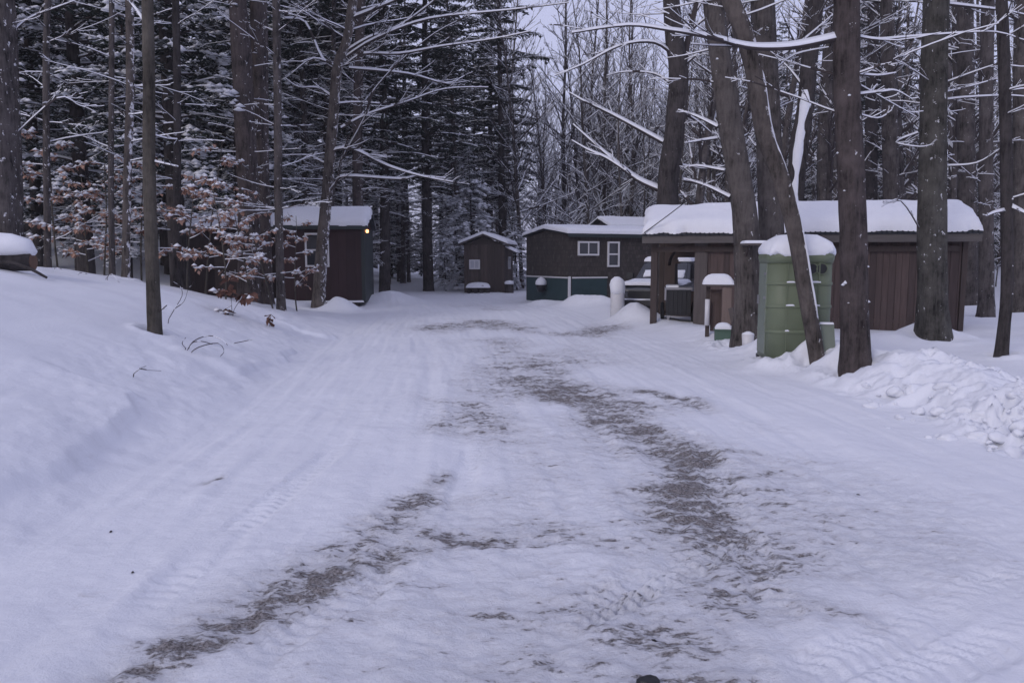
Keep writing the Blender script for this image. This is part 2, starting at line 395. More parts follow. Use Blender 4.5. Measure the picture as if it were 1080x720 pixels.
def conifer(seed, H, r0, z0, nb, Lm, snow, dens=1., dead=0, deadL=1.8, n=8, w=.2, pads=0, droop=.16):
    rng=random.Random(seed); tm=MB(); bm_=MB(); fm=MB()
    N=10; pts=[Vector((0,0,-.4)),Vector((0,0,.2))]; d=Vector((rng.uniform(-.03,.03),rng.uniform(-.03,.03),1))
    for i in range(N):
        d=(d+Vector((rng.uniform(-1,1),rng.uniform(-1,1),0))*.012).normalized(); pts.append(pts[-1]+d*(H-.2)/N)
    rads=[r0*1.3,r0*1.05]+[r0*(1-.95*((i+1)/N)) for i in range(N)]
    trunk_mesh(tm,pts,rads,n,rng)
    for k in range(dead):
        z=rng.uniform(1.2,max(z0+2.5,5)); p,_=lerp_pts(pts[1:],z/H); az=rng.uniform(0,6.283); el=rng.uniform(-.2,.35)
        L=deadL*rng.uniform(.35,1.2)
        q=wander(p,(math.cos(az)*math.cos(el),math.sin(az)*math.cos(el),math.sin(el)),L,5,-.01,.08,.06,rng)
        r=rng.uniform(.012,.024); bm_.twig(q,[r,r*.85,r*.7,r*.55,r*.4,r*.3],(.75 if snow<.2 else .9),rng=rng)
        sidetwigs(bm_,q,r,rng,rng.randint(3,7),L*.4,1.,.006,1,.8,0)
    for k in range(nb):
        f=(k+rng.random())/nb; z=z0+(H-z0)*f*.985; p,_=lerp_pts(pts[1:],z/H)
        az=k*2.4+rng.uniform(-.5,.5); L=Lm*((1-f)**.75*.95+.06)*rng.uniform(.6,1.15)*(min(1,.45+f*3))
        el=rng.uniform(-.12,.25)+.35*f
        q=wander(p,(math.cos(az)*math.cos(el),math.sin(az)*math.cos(el),math.sin(el)),L,6,0,.06,droop,rng)
        r=max(.012,r0*.16*(1-f)+.01); bm_.twig(q,[r*(1-.8*i/6)+.003 for i in range(7)],.8,rng=rng)
        ns=int((4+L*6.5)*dens)
        for s in range(ns):
            t=.12+.88*(s+rng.random())/ns; b,dd=lerp_pts(q,t); side=dd.cross(Vector((0,0,1))).normalized()
            sg=1 if s%2 else -1
            e=(dd*.55+side*sg*rng.uniform(.5,1.1)+Vector((0,0,rng.uniform(-.35,.1)))).normalized()
            sl=(.18+.32*L*(1.05-t)*.6)*rng.uniform(.6,1.2); sl=min(sl,.75)
            spray(fm,b,e,e.cross(Vector((0,0,1))).normalized(),sl,w,max(2,int(sl/.11)),rng,0,1,snow)
        for s in range(rng.randint(0,pads) if f<.75 else 0):
            b,dd=lerp_pts(q,rng.uniform(.35,1)); m_=rng.randint(3,7); e=(dd+Vector((rng.uniform(-.8,.8),rng.uniform(-.8,.8),-.35))).normalized()
            for k2 in range(m_):
                c_=b+e*(k2*.11)+Vector((rng.uniform(-.07,.07),rng.uniform(-.07,.07),rng.uniform(-.02,.05)))
                z_=rng.uniform(.05,.12); fm.blob(c_,(z_*1.3,z_*1.3,z_*.75),1,rng)
        spray(fm,q[-2],(q[-1]-q[-2]).normalized(),(q[-1]-q[-2]).cross(Vector((0,0,1))).normalized(),.3,w,3,rng,0,1,snow)
    return tm,bm_,fm
def snow_b(s): return 1.
def proto(name, parts, barkmat, label, cat, group):
    t=empty(name,(0,0,-500),0,label,cat,group)
    tm,bm_=parts[0],parts[1]
    tm.build('trunk',[M[barkmat]],t)
    bm_.build('branches',[M['twig'],M['snow']],t)
    if len(parts)>2: parts[2].build('foliage',[M['needle'],M['snow']],t)
    return t
occupied=[]   # circles where nothing may grow
def boxed(cx,cy,hx,hy): occupied.append((cx,cy,hx,hy))
for b in [(-7,27.5,3.0,2.4),(-9.5,28.5,2.6,2.4),(-1.2,38.5,2.2,2.6),(6.5,31.5,6.5,4.5),(6.5,17.3,4.2,2.6),(4.7,22.7,3.2,2.2),(7.5,40,3.6,3)]: boxed(*b)
placed=[]; used_protos=set(); FORE=[]
def place(pr, loc, rz, sc, label, group):
    if pr.name not in used_protos:
        used_protos.add(pr.name); pr.location=loc; pr.rotation_euler=(0,0,rz); pr.scale=(sc,sc,sc); pr['label']=label; pr['group']=group; return pr
    return copy_tree(pr,loc,rz,sc,label,group)
def free(x, y, md):
    if xl(y)-.5<x<xr(y)+.5 and y<48: return False
    if y<46 and 462<540+F*x/y<535: return False
    for cx_,cy_,hx,hy in occupied:
        if abs(x-cx_)<hx and abs(y-cy_)<hy: return False
    for a,b in placed:
        if (a-x)**2+(b-y)**2<md*md: return False
    return True
def forest(protos, px0, px1, Y0, Y1, n, md, label, group, rng, s0=.85, s1=1.2, pw=1.):
    k=0; tries=0
    while k<n and tries<n*40:
        tries+=1
        y=Y0+(Y1-Y0)*rng.random()**pw; px=px0+(px1-px0)*rng.random(); x=(px-540)/F*y
        if protos is bare and 535<px<602 and rng.random()<.62: continue
        if not free(x,y,md): continue
        placed.append((x,y)); k+=1
        place(rng.choice(protos),(x,y,zs(x,y)),rng.uniform(0,6.28),rng.uniform(s0,s1),label,group)

def catmull(pts, per=4):
    out=[]; n=len(pts)
    for i in range(n-1):
        p0=pts[max(i-1,0)]; p1=pts[i]; p2=pts[i+1]; p3=pts[min(i+2,n-1)]
        for k in range(per):
            t=k/per
            out.append(.5*((2*p1)+(p2-p0)*t+(2*p0-5*p1+4*p2-p3)*t*t+(3*p1-p0-3*p2+p3)*t**3))
    out.append(pts[-1].copy()); return out
def fore_tree(name, label, path, w0, w1, bark, cat='tree', Y=None, H=14, limbs=(), stubs=0, seed=1, dY=0., sides=18, crown=True, group=None, flare=1.25, twigs=0, snowside=None, tw_z=(1.5,6)):
    """a tree whose trunk follows a traced line at its own distance; w0/w1 trunk widths in photo pixels at base and top of the trace"""
    rng=random.Random(seed)
    b=hit(*path[0]) if Y is None else None
    if Y is None: Y=b.y
    pts=[at(px,py,Y+dY*i/max(1,len(path)-1)) for i,(px,py) in enumerate(path)]
    if b is None:
        x,y=pts[0].x,pts[0].y; z=zs(x,y)
        pts=[Vector((x+(pts[0].x-pts[1].x)*.1,y,z))]+(pts if pts[0].z>z+.6 else pts[1:])
        b=pts[0]
    base=b.copy(); r0=w0*Y/F/2; r1=w1*Y/F/2
    base.y+=r0*.9; base.x*=1+r0*.9/Y; sh=Vector((b.x*r0*.9/Y,r0*.9,0))
    t=empty(name,base,0,label,cat,group)
    pts=[p+sh-base for p in pts]; fine=catmull(pts,5)
    nvis=len(fine); ext=(fine[-1]-fine[-3]).normalized(); ext=(ext+Vector((0,0,1.2))).normalized()
    rad=[r0+(r1-r0)*i/(nvis-1) for i in range(nvis)]
    top=fine[-1]; k=0
    while top.z<H:
        top=top+ext*1.0+Vector((rng.uniform(-.05,.05),rng.uniform(-.05,.05),0)); fine.append(top); rad.append(max(.03,r1*(1-(top.z-pts[-1].z)/(H-pts[-1].z+.6)))); k+=1
    d0=(fine[1]-fine[0]).normalized()
    kept=[(f,r) for f,r in list(zip(fine,rad))[1:] if (f-fine[0]).dot(d0)>.35]
    fine=[fine[0]-d0*.45,fine[0]-d0*.02,fine[0]+d0*.12,fine[0]+d0*.3]+[f for f,_ in kept]
    rad=[r0*flare*1.1,r0*flare,r0*(1+(flare-1)*.45),r0*1.04]+[r for _,r in kept]
    nvis=max(8,len([f for f in fine if f.z<pts[-1].z]))
    mb=MB(); trunk_mesh(mb,fine,rad,sides,rng); mb.build('trunk',[M[bark]],t)
    lm=MB()
    def kn(px,py,Yl): return at(px,py,Yl+r0*.9)-base
    for li in limbs:
        lp,wpx,dy=li[0],li[1],li[2]; sn=li[3] if len(li)>3 else 1.
        P=[kn(px,py,Y+dy*i/(len(lp)-1)) for i,(px,py) in enumerate(lp)]
        P=catmull(P,4); r=wpx*Y/F/2; n=len(P)
        lm.twig(P,[max(.006,r*(1-.75*i/(n-1))) for i in range(n)],sn*1.0,rng=rng)
        L=sum((P[i+1]-P[i]).length for i in range(n-1))
        sidetwigs(lm,P,r,rng,int(3+L*2.2),min(1.1,L*.3),.9,.005,1,.8,.1)
        lm.build('branch',[M['twig'],M['snow']],t); lm=MB()
    for _ in range(twigs):
        z=rng.uniform(*tw_z); c=min(range(len(fine)),key=lambda i:abs(fine[i].z-z)); p=fine[c]; az=rng.uniform(0,6.283); el=rng.uniform(-.15,.4); L=rng.uniform(.5,1.9)
        q=wander(p,(math.cos(az)*math.cos(el),math.sin(az)*math.cos(el),math.sin(el)),L,5,0,.09,.04,rng); r=rng.uniform(.008,.016)
        lm.twig(q,[r,r*.85,r*.7,r*.55,r*.4,r*.3],.9,rng=rng); sidetwigs(lm,q,r,rng,4,L*.35,.9,.005,1,.8,.05)
        lm.build('branch',[M['twig'],M['snow']],t); lm=MB()
    if lm.v: lm.build('branches',[M['twig'],M['snow']],t); lm=MB()
    if crown:
        for k in range(26):
            z=rng.uniform(7.5,H-.5); c=min(range(len(fine)),key=lambda i:abs(fine[i].z-z)); p=fine[c]; az=rng.uniform(0,6.283); el=rng.uniform(0,.7); L=rng.uniform(1,3)
            q=wander(p,(math.cos(az)*math.cos(el),math.sin(az)*math.cos(el),math.sin(el)),L,5,.02,.1,0,rng)
            lm.twig(q,[.035,.028,.022,.016,.01,.006],.9,rng=rng); sidetwigs(lm,q,.03,rng,8,L*.4,.9,.007,1)
    if lm.v: lm.build('crown',[M['twig'],M['snow']],t)
    assert len(fine)==len(rad),(len(fine),len(rad),name)
    for _ in range(stubs):
        sm=MB(); c=rng.randrange(4,max(6,nvis)); p=fine[c]; az=rng.uniform(3.3,6.1)
        q=p+Vector((math.cos(az),math.sin(az)*.8,rng.uniform(-.1,.1)))*rad[c]*.98; s=rng.uniform(.012,.034)
        sm.blob(q,(s,s,s*1.1),0,rng); sm.build('snow_clump',[M['snow']],t)
    if snowside:
        sm=MB(); i0,i1,sx,wd=snowside; a0,a1=int(i0*nvis),int(i1*nvis)
        seg=[fine[i]+Vector((sx*rad[i]*.86,-rad[i]*.42,.012)) for i in range(a0,a1)]
        sm.tube(seg,[rad[a0]*wd*rng.uniform(.8,1.12)*(.25 if i in(0,len(seg)-1) else 1) for i in range(len(seg))],7,0)
        sm.build('stuck_snow',[M['snow']],t)
    placed.append((base.x,base.y)); FORE.append((base.x,base.y,r0*1.2))
    return t

# --- right hand foreground
fore_tree('pine_tree','thick straight reddish brown trunk in front, just right of the green toilet',
  [(903,388),(901,300),(897,200),(893,100),(893,0)],29,25,'bark_red',seed=3,stubs=16,twigs=7,tw_z=(3.2,6),
  limbs=[([(884,40),(841,49),(810,51),(785,49),(754,41),(730,36),(705,32),(662,27),(603,35)],7,-.5,1.3),
         ([(900,38),(925,42),(950,40),(1000,36),(1050,34),(1085,45)],3,1.0),([(902,78),(925,80),(945,77)],3,.6),([(903,100),(930,97),(945,96),(962,105)],3,.5),
         ([(898,118),(925,125),(940,117)],2,.4)],H=17)
fore_tree('leaning_tree','slim leaning tree with snow along one side, crossing before the green toilet',
  [(862,378),(850,310),(838,245),(822,185),(806,140),(796,80),(784,35),(768,-5)],16,18,'bark_side',seed=4,snowside=(.12,.78,.85,.27),twigs=4,tw_z=(3,5.5),H=12,flare=1.05)
t2=fore_tree('hardwood_tree','broad dark trunk left of the green toilet, carrying a small snowy shelf',
  [(789,362),(788,290),(784,220),(770,130),(760,60),(752,-5)],29,20,'bark',seed=5,stubs=8,twigs=6,tw_z=(2.5,6),H=16,
  limbs=[([(770,208),(745,196),(723,189)],4,.8),([(757,134),(735,123),(715,116)],4,.7),([(756,146),(735,149),(722,151)],3,-.4),([(764,180),(735,175),(722,178)],3,.6)])
fore_tree('pine_tree','tall straight trunk rising behind the green toilet',
  [(814,352),(813,250),(811,150),(808,70),(804,-5)],27,23,'bark',Y=13.9,seed=6,twigs=6,tw_z=(2.8,6.5),stubs=5,H=18,
  limbs=[([(822,60),(840,48),(862,30),(880,14)],3,.8),([(815,75),(838,58),(874,50)],3,.5)])
fore_tree('forked_tree','dark forked trunk rising behind the left half of the woodshed roof',
  [(705,232),(704,190),(712,130),(716,80),(712,40),(708,-5)],24,17,'bark_dark',Y=20.6,seed=7,twigs=12,tw_z=(3,9),H=17,
  limbs=[([(716,90),(724,50),(735,0),(740,-40)],12,.6,.35),([(699,150),(670,134),(640,118),(618,108),(601,98)],5,1.0,1.2),([(698,201),(672,189),(648,170),(625,150),(604,131)],6,1.0,1.3),([(660,180),(640,167),(620,158),(603,148)],4,.8,1.1),
         ([(712,60),(690,45),(655,48),(615,68),(585,80)],4,-.8),([(710,90),(690,78),(660,76),(640,80)],3,.6),([(722,120),(735,128),(750,140)],4,.5),([(720,190),(745,196),(775,212)],4,.5),([(708,172),(735,177),(766,179)],3,.5)])
fore_tree('lichened_tree','lichen-speckled trunk flecked with snow against the right part of the woodshed wall',
  [(984,356),(983,300),(982,220),(985,110),(988,0)],31,24,'bark_lichen',seed=8,twigs=9,tw_z=(3.4,7),stubs=10,H=17,
  limbs=[([(972,245),(950,212),(930,218)],2,-.6),([(985,100),(1020,92),(1055,82)],2,.4),([(975,115),(1000,105),(1058,101),(1090,103)],3,.5),([(990,90),(1030,75),(1060,65)],2,-.5),([(1000,175),(1030,172),(1055,157)],2,-.4),([(968,140),(945,150),(970,155),(985,152)],2,-.5),([(985,3),(1030,8),(1062,12),(1090,18)],4,.6)])
fore_tree('young_tree','thin leaning young trunk with a snow clump halfway up, near the right edge',
  [(1056,377),(1062,310),(1062,230),(1060,120),(1056,0)],12,11,'bark_dark',seed=9,stubs=6,twigs=8,tw_z=(1.9,5),H=12,sides=12,
  limbs=[([(1063,222),(1050,224),(1040,228)],3,-.3,1.6),([(1063,217),(1075,222),(1088,228)],4,-.3,1.6)])
fore_tree('snow_plastered_tree','leaning trunk plastered white with snow between the trunks behind the green toilet',
  [(836,230),(842,160),(850,110),(855,50),(862,-5)],20,15,'bark_dark',Y=22,seed=10,twigs=8,tw_z=(4,9),H=14,snowside=(.18,.75,-.25,.62),limbs=[([(846,90),(830,70),(815,60)],3,.6)])
for px,Y,w,sd,lab in [(942,27,18,31,'trunk standing behind the woodshed between the thick pine and the lichened trunk'),(1022,24,20,32,'trunk just past the right end of the woodshed, snow banked at its foot'),
        (1040,19.5,16,33,'trunk between the woodshed end and the thin leaning young tree'),(1078,21,22,34,'dark trunk cut off by the right edge of the view'),(918,31,14,35,'slim trunk deep behind the woodshed roof, beside the thick pine'),(870,26,16,36,'trunk seen over the woodshed roof, left of the thick pine')]:
    p=at(px,274,Y); r2=random.Random(sd)
    fore_tree('tall_tree',lab,[(px,300),(px+r2.uniform(-3,3),150),(px+r2.uniform(-8,8),0)],w,w*.75,r2.choice(['bark','bark_fleck','bark_dark']),Y=Y,seed=sd,twigs=14,tw_z=(2.5,9),H=16,sides=12,stubs=5)
# --- left foreground
fore_tree('thick_tree','thick grey trunk at the left edge, snow-flecked, standing behind the bank',
  [(5,272),(4,180),(2,80),(0,-5)],34,27,'bark_fleck',Y=14.2,seed=12,twigs=8,tw_z=(3,6.5),stubs=8,H=17,
  limbs=[([(12,35),(30,20),(60,8),(90,-3)],3,.6),([(10,148),(60,104),(85,112),(102,111)],2,.5)])
fore_tree('slender_tree','bare straight slender trunk standing alone in the open snow of the left bank',
  [(163,353),(160,270),(158,180),(157,90),(155,-5)],14,11,'bark_olive',seed=13,twigs=0,H=12,sides=14,flare=1.15,
  limbs=[([(164,331),(171,326),(176,322)],2,-.1,.2),([(153,24),(145,12),(137,2),(130,-8)],4,.3,.8),([(160,142),(175,146),(187,147)],2,.3),([(161,170),(175,173),(188,176)],2,-.2),([(157,118),(146,120),(136,121)],1.5,.2)])
for path,w0,w1,Y,bk,sd,lab in [
    ([(133,283),(134,190),(137,90),(137,-5)],8,8,15.5,'bark_side',14,'thin snow-flecked trunk just left of the slender trunk on the bank'),
    ([(118,281),(117,180),(118,60),(118,-5)],6,5,16.5,'bark_fleck',15,'thinnest pole trunk left of the slender trunk, spotted with snow'),
    ([(50,270),(49,150),(49,60),(50,-5)],7,6,16,'bark_fleck',16,'thin trunk between the thick left edge trunk and the log'),
    ([(186,290),(187,190),(187,90),(185,-5)],8,7,17,'bark_dark',17,'thin dark trunk right of the slender trunk, rising through beech leaves'),
    ([(262,300),(263,220),(258,120),(253,40),(250,-5)],24,18,19,'bark_red',18,'broad dark reddish trunk among the beech leaves left of the red shed'),
    ([(279,303),(276,210),(274,110),(272,-5)],18,17,20,'bark_red',19,'second broad reddish trunk, right beside the broad one left of the red shed'),
    ([(296,308),(294,220),(293,110),(291,-5)],9,8,18,'bark_fleck',20,'straight dark pole trunk at the left corner of the red shed'),
    ([(378,290),(377,200),(378,90),(381,-5)],11,9,30,'bark_red',22,'dark reddish trunk directly behind the red shed')]:
    fore_tree('woodland_tree',lab,path,w0,w1,bk,Y=Y,seed=sd,twigs=18,tw_z=(2.2,8),H=15,sides=12,stubs=6)
fore_tree('spreading_tree','tree before the red shed window with long snowy limbs over the driveway',
  [(336,308),(339,270),(343,220),(347,180),(352,120),(356,70),(366,40),(373,-5)],13,9,'bark_side',Y=23.3,seed=21,twigs=10,tw_z=(3,8),H=15,sides=14,stubs=4,
  limbs=[([(365,69),(384,57),(421,57),(466,49),(522,41),(560,33)],3.4,-1.5,1.1),([(366,60),(396,41),(453,20),(535,11),(600,3)],3.6,-1.8,1.1),([(368,53),(390,40),(421,28),(459,0),(480,-20)],4,-1.,1.1),([(373,19),(395,10),(418,0),(440,-12)],5,-.8),
    ([(358,172),(384,126),(393,98),(421,66),(459,35),(500,14)],3.2,-.6,.5),([(360,135),(387,121),(430,107),(469,94),(515,92)],3,.8),([(348,160),(371,157),(409,175),(445,186),(478,192)],4,-1.2,1.2),([(345,205),(354,194),(364,186),(421,189),(440,186),(470,188)],4.2,-.8,1.2),
    ([(345,172),(340,171),(325,164),(298,164)],3,.5),([(350,102),(335,93),(315,92),(300,82)],3,.6),([(354,70),(330,62),(305,80)],2.4,-.5),([(352,110),(378,108),(420,111)],2.6,.8),([(358,75),(340,62),(322,24),(300,18),(325,2)],4,.5),([(368,72),(430,78),(470,88),(490,80)],3,1.2)])

# ------------------------------------------------------------------ forest behind
hem=[proto('hemlock_tree',conifer(100+i,H,r,z0,nb,Lm,sn,1.5,8,w=.27,pads=5,droop=.26),'bark_dark','snowy hemlock','tree','') for i,(H,r,z0,nb,Lm,sn) in enumerate([(17,.22,2.4,120,3.0,.34),(20,.26,3.5,125,3.4,.26),(14,.17,1.6,110,2.5,.46)])]
deep=[proto('hemlock_tree',conifer(120+i,H,r,z0,nb,Lm,.09,1.5,22,2.2,w=.34),'bark_dark','dark hemlock','tree','') for i,(H,r,z0,nb,Lm) in enumerate([(21,.24,3.5,110,3.6),(24,.28,5.0,115,4.0),(18,.2,2.0,105,3.2)])]
young=[proto('young_hemlock',conifer(130+i,H,r,.15,80,Lm,.16,1.3,0,w=.3),'bark_dark','young hemlock','tree','') for i,(H,r,Lm) in enumerate([(6.5,.09,2.0),(5,.07,1.7)])]
pole=[proto('pole_pine',conifer(140+i,H,r,z0,nb,Lm,.10,1.3,dead,dl,w=.3),'bark_fleck','pole pine','tree','') for i,(H,r,z0,nb,Lm,dead,dl) in enumerate([(19,.15,7,75,2.6,65,2.2),(21,.19,9,75,2.8,75,2.6),(17,.12,6,70,2.2,60,1.8)])]
bare=[proto('bare_tree',bare_tree(160+i,H,r,cb,nb,bl,.8,1,.009),'bark','bare tree','tree','') for i,(H,r,cb,nb,bl) in enumerate([(20,.14,.18,46,.22),(17,.11,.12,44,.24),(22,.17,.25,46,.20),(14,.075,.10,42,.24)])]
shade=[proto('pole_pine',bare_tree(180+i,H,r,cb,nb,bl,.55,1,.007),'bark_fleck','woodland trunk','tree','') for i,(H,r,cb,nb,bl) in enumerate([(18,.17,.10,30,.15),(20,.22,.14,30,.14),(16,.12,.08,30,.16)])]
sap=[proto('bare_sapling',bare_tree(190+i,H,.03,.08,26,.34,1.1,1,.006,6),'bark','sapling','sapling','') for i,H in enumerate([4.5,6,3.2])]
def spruce_p(seed):
    return conifer(seed,6.8,.08,.25,80,1.6,.8,1.3,0,w=.18,pads=9,droop=.28)
spr=proto('spruce_tree',spruce_p(200),'bark_dark','spruce','tree','')
place(spr,(*at(498,274,42).xy,zs(*at(498,274,42).xy)),.4,1.15,'small conical spruce loaded with snow behind the far little shed','snow-loaded young spruces'); placed.append(tuple(at(498,274,42).xy))
for px,Y,s,l in [(545,41,.62,'low snow-loaded spruce between the little shed and the trailer'),(482,47,.8,'young spruce loaded with snow just left of the far little shed'),(470,40,.55,'smallest snow-loaded spruce at the forest edge left of the far little shed')]:
    p=at(px,274,Y); place(spr,(p.x,p.y,zs(p.x,p.y)),px,s,l,'snow-loaded young spruces'); placed.append((p.x,p.y))
rg=random.Random(77)
for px,Y,sc,l in [(452,39,1.0,'large dark hemlock whose drooping boughs edge the patch of open sky'),(405,35,.95,'dark hemlock rising directly behind the right end of the red shed roof')]:
    p=at(px,274,Y); place(deep[1],(p.x,p.y,zs(p.x,p.y)),px,sc,l,'dark hemlocks deep in the forest'); placed.append((p.x,p.y))
forest(hem,-70,285,20,38,20,2.2,'snow-laden hemlock in the near stand behind the left bank','hemlocks behind the left bank',rg)
forest(pole,285,500,31,58,34,1.7,'dark pole trunk with thin dead snow-lined branches behind the red shed','pole trunks behind the red shed',rg)
forest(deep,-140,535,40,82,52,2.4,'tall dark hemlock deep in the left side of the forest','dark hemlocks deep in the forest',rg)
forest(young,-120,500,46,84,44,1.6,'low young hemlock between the trunks deep in the left forest','young hemlocks between the trunks',rg)
forest(young,720,1250,40,84,26,1.6,'low young hemlock between the trunks deep behind the woodshed','young hemlocks behind the woodshed',rg)
forest(bare,515,790,38,98,125,1.2,'tall bare hardwood in the pale woods beyond the trailer','bare hardwoods beyond the trailer',rg)
forest(shade,700,1240,23,66,80,1.4,'tall trunk in the dim woods behind the woodshed','trunks in the woods behind the woodshed',rg)
forest(deep,745,1290,42,90,48,2.3,'tall dark hemlock deep in the woods behind the woodshed','dark hemlocks behind the woodshed',rg)
forest(sap,430,1150,29,60,40,1.0,'thin bare snow-lined sapling in the understory beyond the buildings','saplings in the understory',rg)
# far-off wood: one mass
far=MB(); rg=random.Random(5)
def absorb(mb, src, loc, rz, sc):
    v=np.asarray(src.v); c,s=math.cos(rz),math.sin(rz)
    w=np.stack([(v[:,0]*c-v[:,1]*s)*sc+loc[0],(v[:,0]*s+v[:,1]*c)*sc+loc[1],v[:,2]*sc+loc[2]],-1)
    k=len(mb.v); mb.v.extend(map(tuple,w)); mb.l.extend([i+k for i in src.l]); mb.n.extend(src.n); mb.m.extend(src.m); mb.s.extend(src.s)
fc=[conifer(300+i,20,.22,1.0,60,3.6,.10,.45,0,n=5,w=.55) for i in range(2)]; fb=[bare_tree(310+i,19,.15,.1,22,.26,1,0,.02,5) for i in range(2)]
fm=[MB(),MB(),MB()]
for k in range(210):
    y=rg.uniform(90,140); px=rg.uniform(-250,1330); x=(px-540)/F*y; loc=(x,y,zs(x,y)); rz=rg.uniform(0,6.28); sc=rg.uniform(.8,1.15)
    if 535<px<740 and rg.random()<.75:
        t_,b_=rg.choice(fb); absorb(fm[0],t_,loc,rz,sc); absorb(fm[1],b_,loc,rz,sc)
    else:
        t_,b_,f_=rg.choice(fc); sc*=.8; absorb(fm[0],t_,loc,rz,sc); absorb(fm[2],f_,loc,rz,sc)
for src,off in ((fm[0],0),(fm[1],1),(fm[2],3)):
    k=len(far.v); far.v.extend(src.v); far.l.extend([i+k for i in src.l]); far.n.extend(src.n); far.m.extend([q+off for q in src.m]); far.s.extend(src.s)
tag(far.build('distant_forest',[M['bark_dark'],M['twig'],M['snow'],M['needle'],M['snow']]),'far-off dark wood closing the view behind everything','forest',kind='stuff')

# ------------------------------------------------------------------ young beeches with dry leaves, weeds
def leaf(mb, p, rng, s, mat, snow):
    az=rng.uniform(0,6.283); dr=rng.uniform(-1.1,.1); d=Vector((math.cos(az)*math.cos(dr),math.sin(az)*math.cos(dr),math.sin(dr))); sd=Vector((-math.sin(az),math.cos(az),rng.uniform(-.5,.5)))
    w=s*.30; a=p; b=p+d*s*.45; c=p+d*s; n=d.cross(sd).normalized()*s*.12
    i=mb.add([tuple(a),tuple(b+sd*w+n),tuple(c),tuple(b-sd*w+n),tuple(b)]); mb.face((i,i+1,i+2,i+4),mat,False); mb.face((i,i+4,i+2,i+3),mat,False)
    if rng.random()<snow: mb.blob((b.x,b.y,b.z+s*.13),(s*.42,s*.42,s*.34),2,rng)
def beech(seed, H, nb, sp, ls, snow, lm=0):
    rng=random.Random(seed); tm=MB(); bm_=MB(); fm_=MB()
    pts=wander((0,0,-.2),(rng.uniform(-.2,.2),rng.uniform(-.2,.2),1),H,8,.03,.06,0,rng); tm.tube(pts,[.024*(1-.8*i/8)+.004 for i in range(9)],6,0)
    for k in range(nb):
        t=.25+.72*(k+rng.random())/nb; p,_=lerp_pts(pts,t); az=k*2.4+rng.uniform(-.4,.4); el=rng.uniform(.0,.5)
        q=wander(p,(math.cos(az)*math.cos(el),math.sin(az)*math.cos(el),math.sin(el)),sp*(1.15-t)*rng.uniform(.6,1.2),5,0,.12,.03,rng); bm_.twig(q,[.010,.009,.008,.006,.005,.004],1.,rng=rng)
        for s in range(rng.randint(3,5)):
            u=rng.uniform(.25,1); c,dd=lerp_pts(q,u); e=(dd+Vector((rng.uniform(-1,1),rng.uniform(-1,1),rng.uniform(-.3,.3)))).normalized(); l=rng.uniform(.15,.4); q2=wander(c,e,l,2,0,.1,0,rng); bm_.twig(q2,[.005,.004,.003],.8,rng=rng)
            for _ in range(rng.randint(4,8)): 
                cc,_d=lerp_pts(q2,rng.uniform(.3,1)); leaf(fm_,cc,rng,ls*rng.uniform(.7,1.3),0 if rng.random()<.8 else 1,snow)
    return tm,bm_,fm_
be=[]
for i,(H,nb,sp,sn) in enumerate([(3.6,13,1.5,.38),(2.9,12,1.3,.28),(4.0,13,1.5,.45)]):
    t=empty('beech_sapling',(0,0,0),0,'','sapling'); a,b_,c=beech(400+i,H,nb,sp,.155,sn)
    a.build('stem',[M['bark_olive']],t); b_.build('branches',[M['twig'],M['snow']],t); c.build('leaves',[M['leaf'],M['leaf_dark'],M['snow']],t); be.append(t)
BG='young beeches holding dry leaves'
for k,(px,Y,sc,l) in enumerate([(62,17,.95,'leafy young beech nearest the log at the left edge'),(92,18.5,1.0,'young beech whose dry leaves are mostly covered by snow, right of the log'),(108,16.8,.8,'short young beech left of the thin flecked trunks'),
   (148,18,.9,'young beech with rusty leaves just behind the slender trunk'),(196,16.5,.92,'young beech with orange leaves just right of the slender trunk'),(214,18.5,.98,'tallest beech sapling, leaves reaching high left of the reddish trunks'),
   (236,16.2,.72,'low orange-leaved beech in front of the old low shed'),(262,17,.8,'orange-leaved beech before the broad reddish trunk'),(288,18,.8,'beech sapling with pinkish leaves left of the red shed corner'),(312,19.5,.72,'beech sapling drooping leaves over the red shed window')]):
    p=at(px,274,Y); place(be[k%3],(p.x,p.y,zs(p.x,p.y)),k*1.3,sc,l,BG)
def weed(name, label, px, py, parts, cat='plant', leaves=0, seed=0, ls=.1):
    rng=random.Random(seed); b=hit(px,py); mb=MB(); lf=MB()
    t=empty(name,b,0,label,cat)
    for pl in parts:
        P=catmull([at(x,y,b.y+rng.uniform(-.15,.15)*i)-b for i,(x,y) in enumerate(pl)],3); P=[p.copy() for p in P]
        if (pl[0][0]-px)**2+(pl[0][1]-py)**2<40: P[0].z-=.1
        n=len(P); mb.twig(P,[.0042*(1-.6*i/n)+.0012 for i in range(n)],.25,rng=rng)
        for _ in range(leaves):
            c,_d=lerp_pts(P,rng.uniform(.45,1)); leaf(lf,c,rng,ls*rng.uniform(.7,1.3),0,.15)
    mb.build('stems',[M['twig'],M['snow']],t)
    if leaves: lf.build('leaves',[M['leaf_dark'],M['leaf'],M['snow']],t)
weed('leafy_seedling','little seedling with brown curled leaves poking out of the left bank',245,333,[[(245,333),(244,318),(243,303),(241,290)],[(245,330),(252,318),(258,310),(268,314)],[(244,322),(236,327),(232,330)],[(244,310),(234,305),(230,308)]],leaves=13,seed=2,ls=.20)
weed('leafy_seedling','tiny seedling with one brown leaf at the crest right of the other seedling',284,345,[[(284,345),(285,338),(286,331)]],leaves=6,seed=3,ls=.17)
weed('leafy_seedling','bare leaning stem topped by a snowy leaf tuft, on the left bank crest',262,300,[[(258,312),(266,290),(276,270),(284,258)],[(268,286),(275,282),(284,281)]],leaves=9,seed=13,ls=.16)
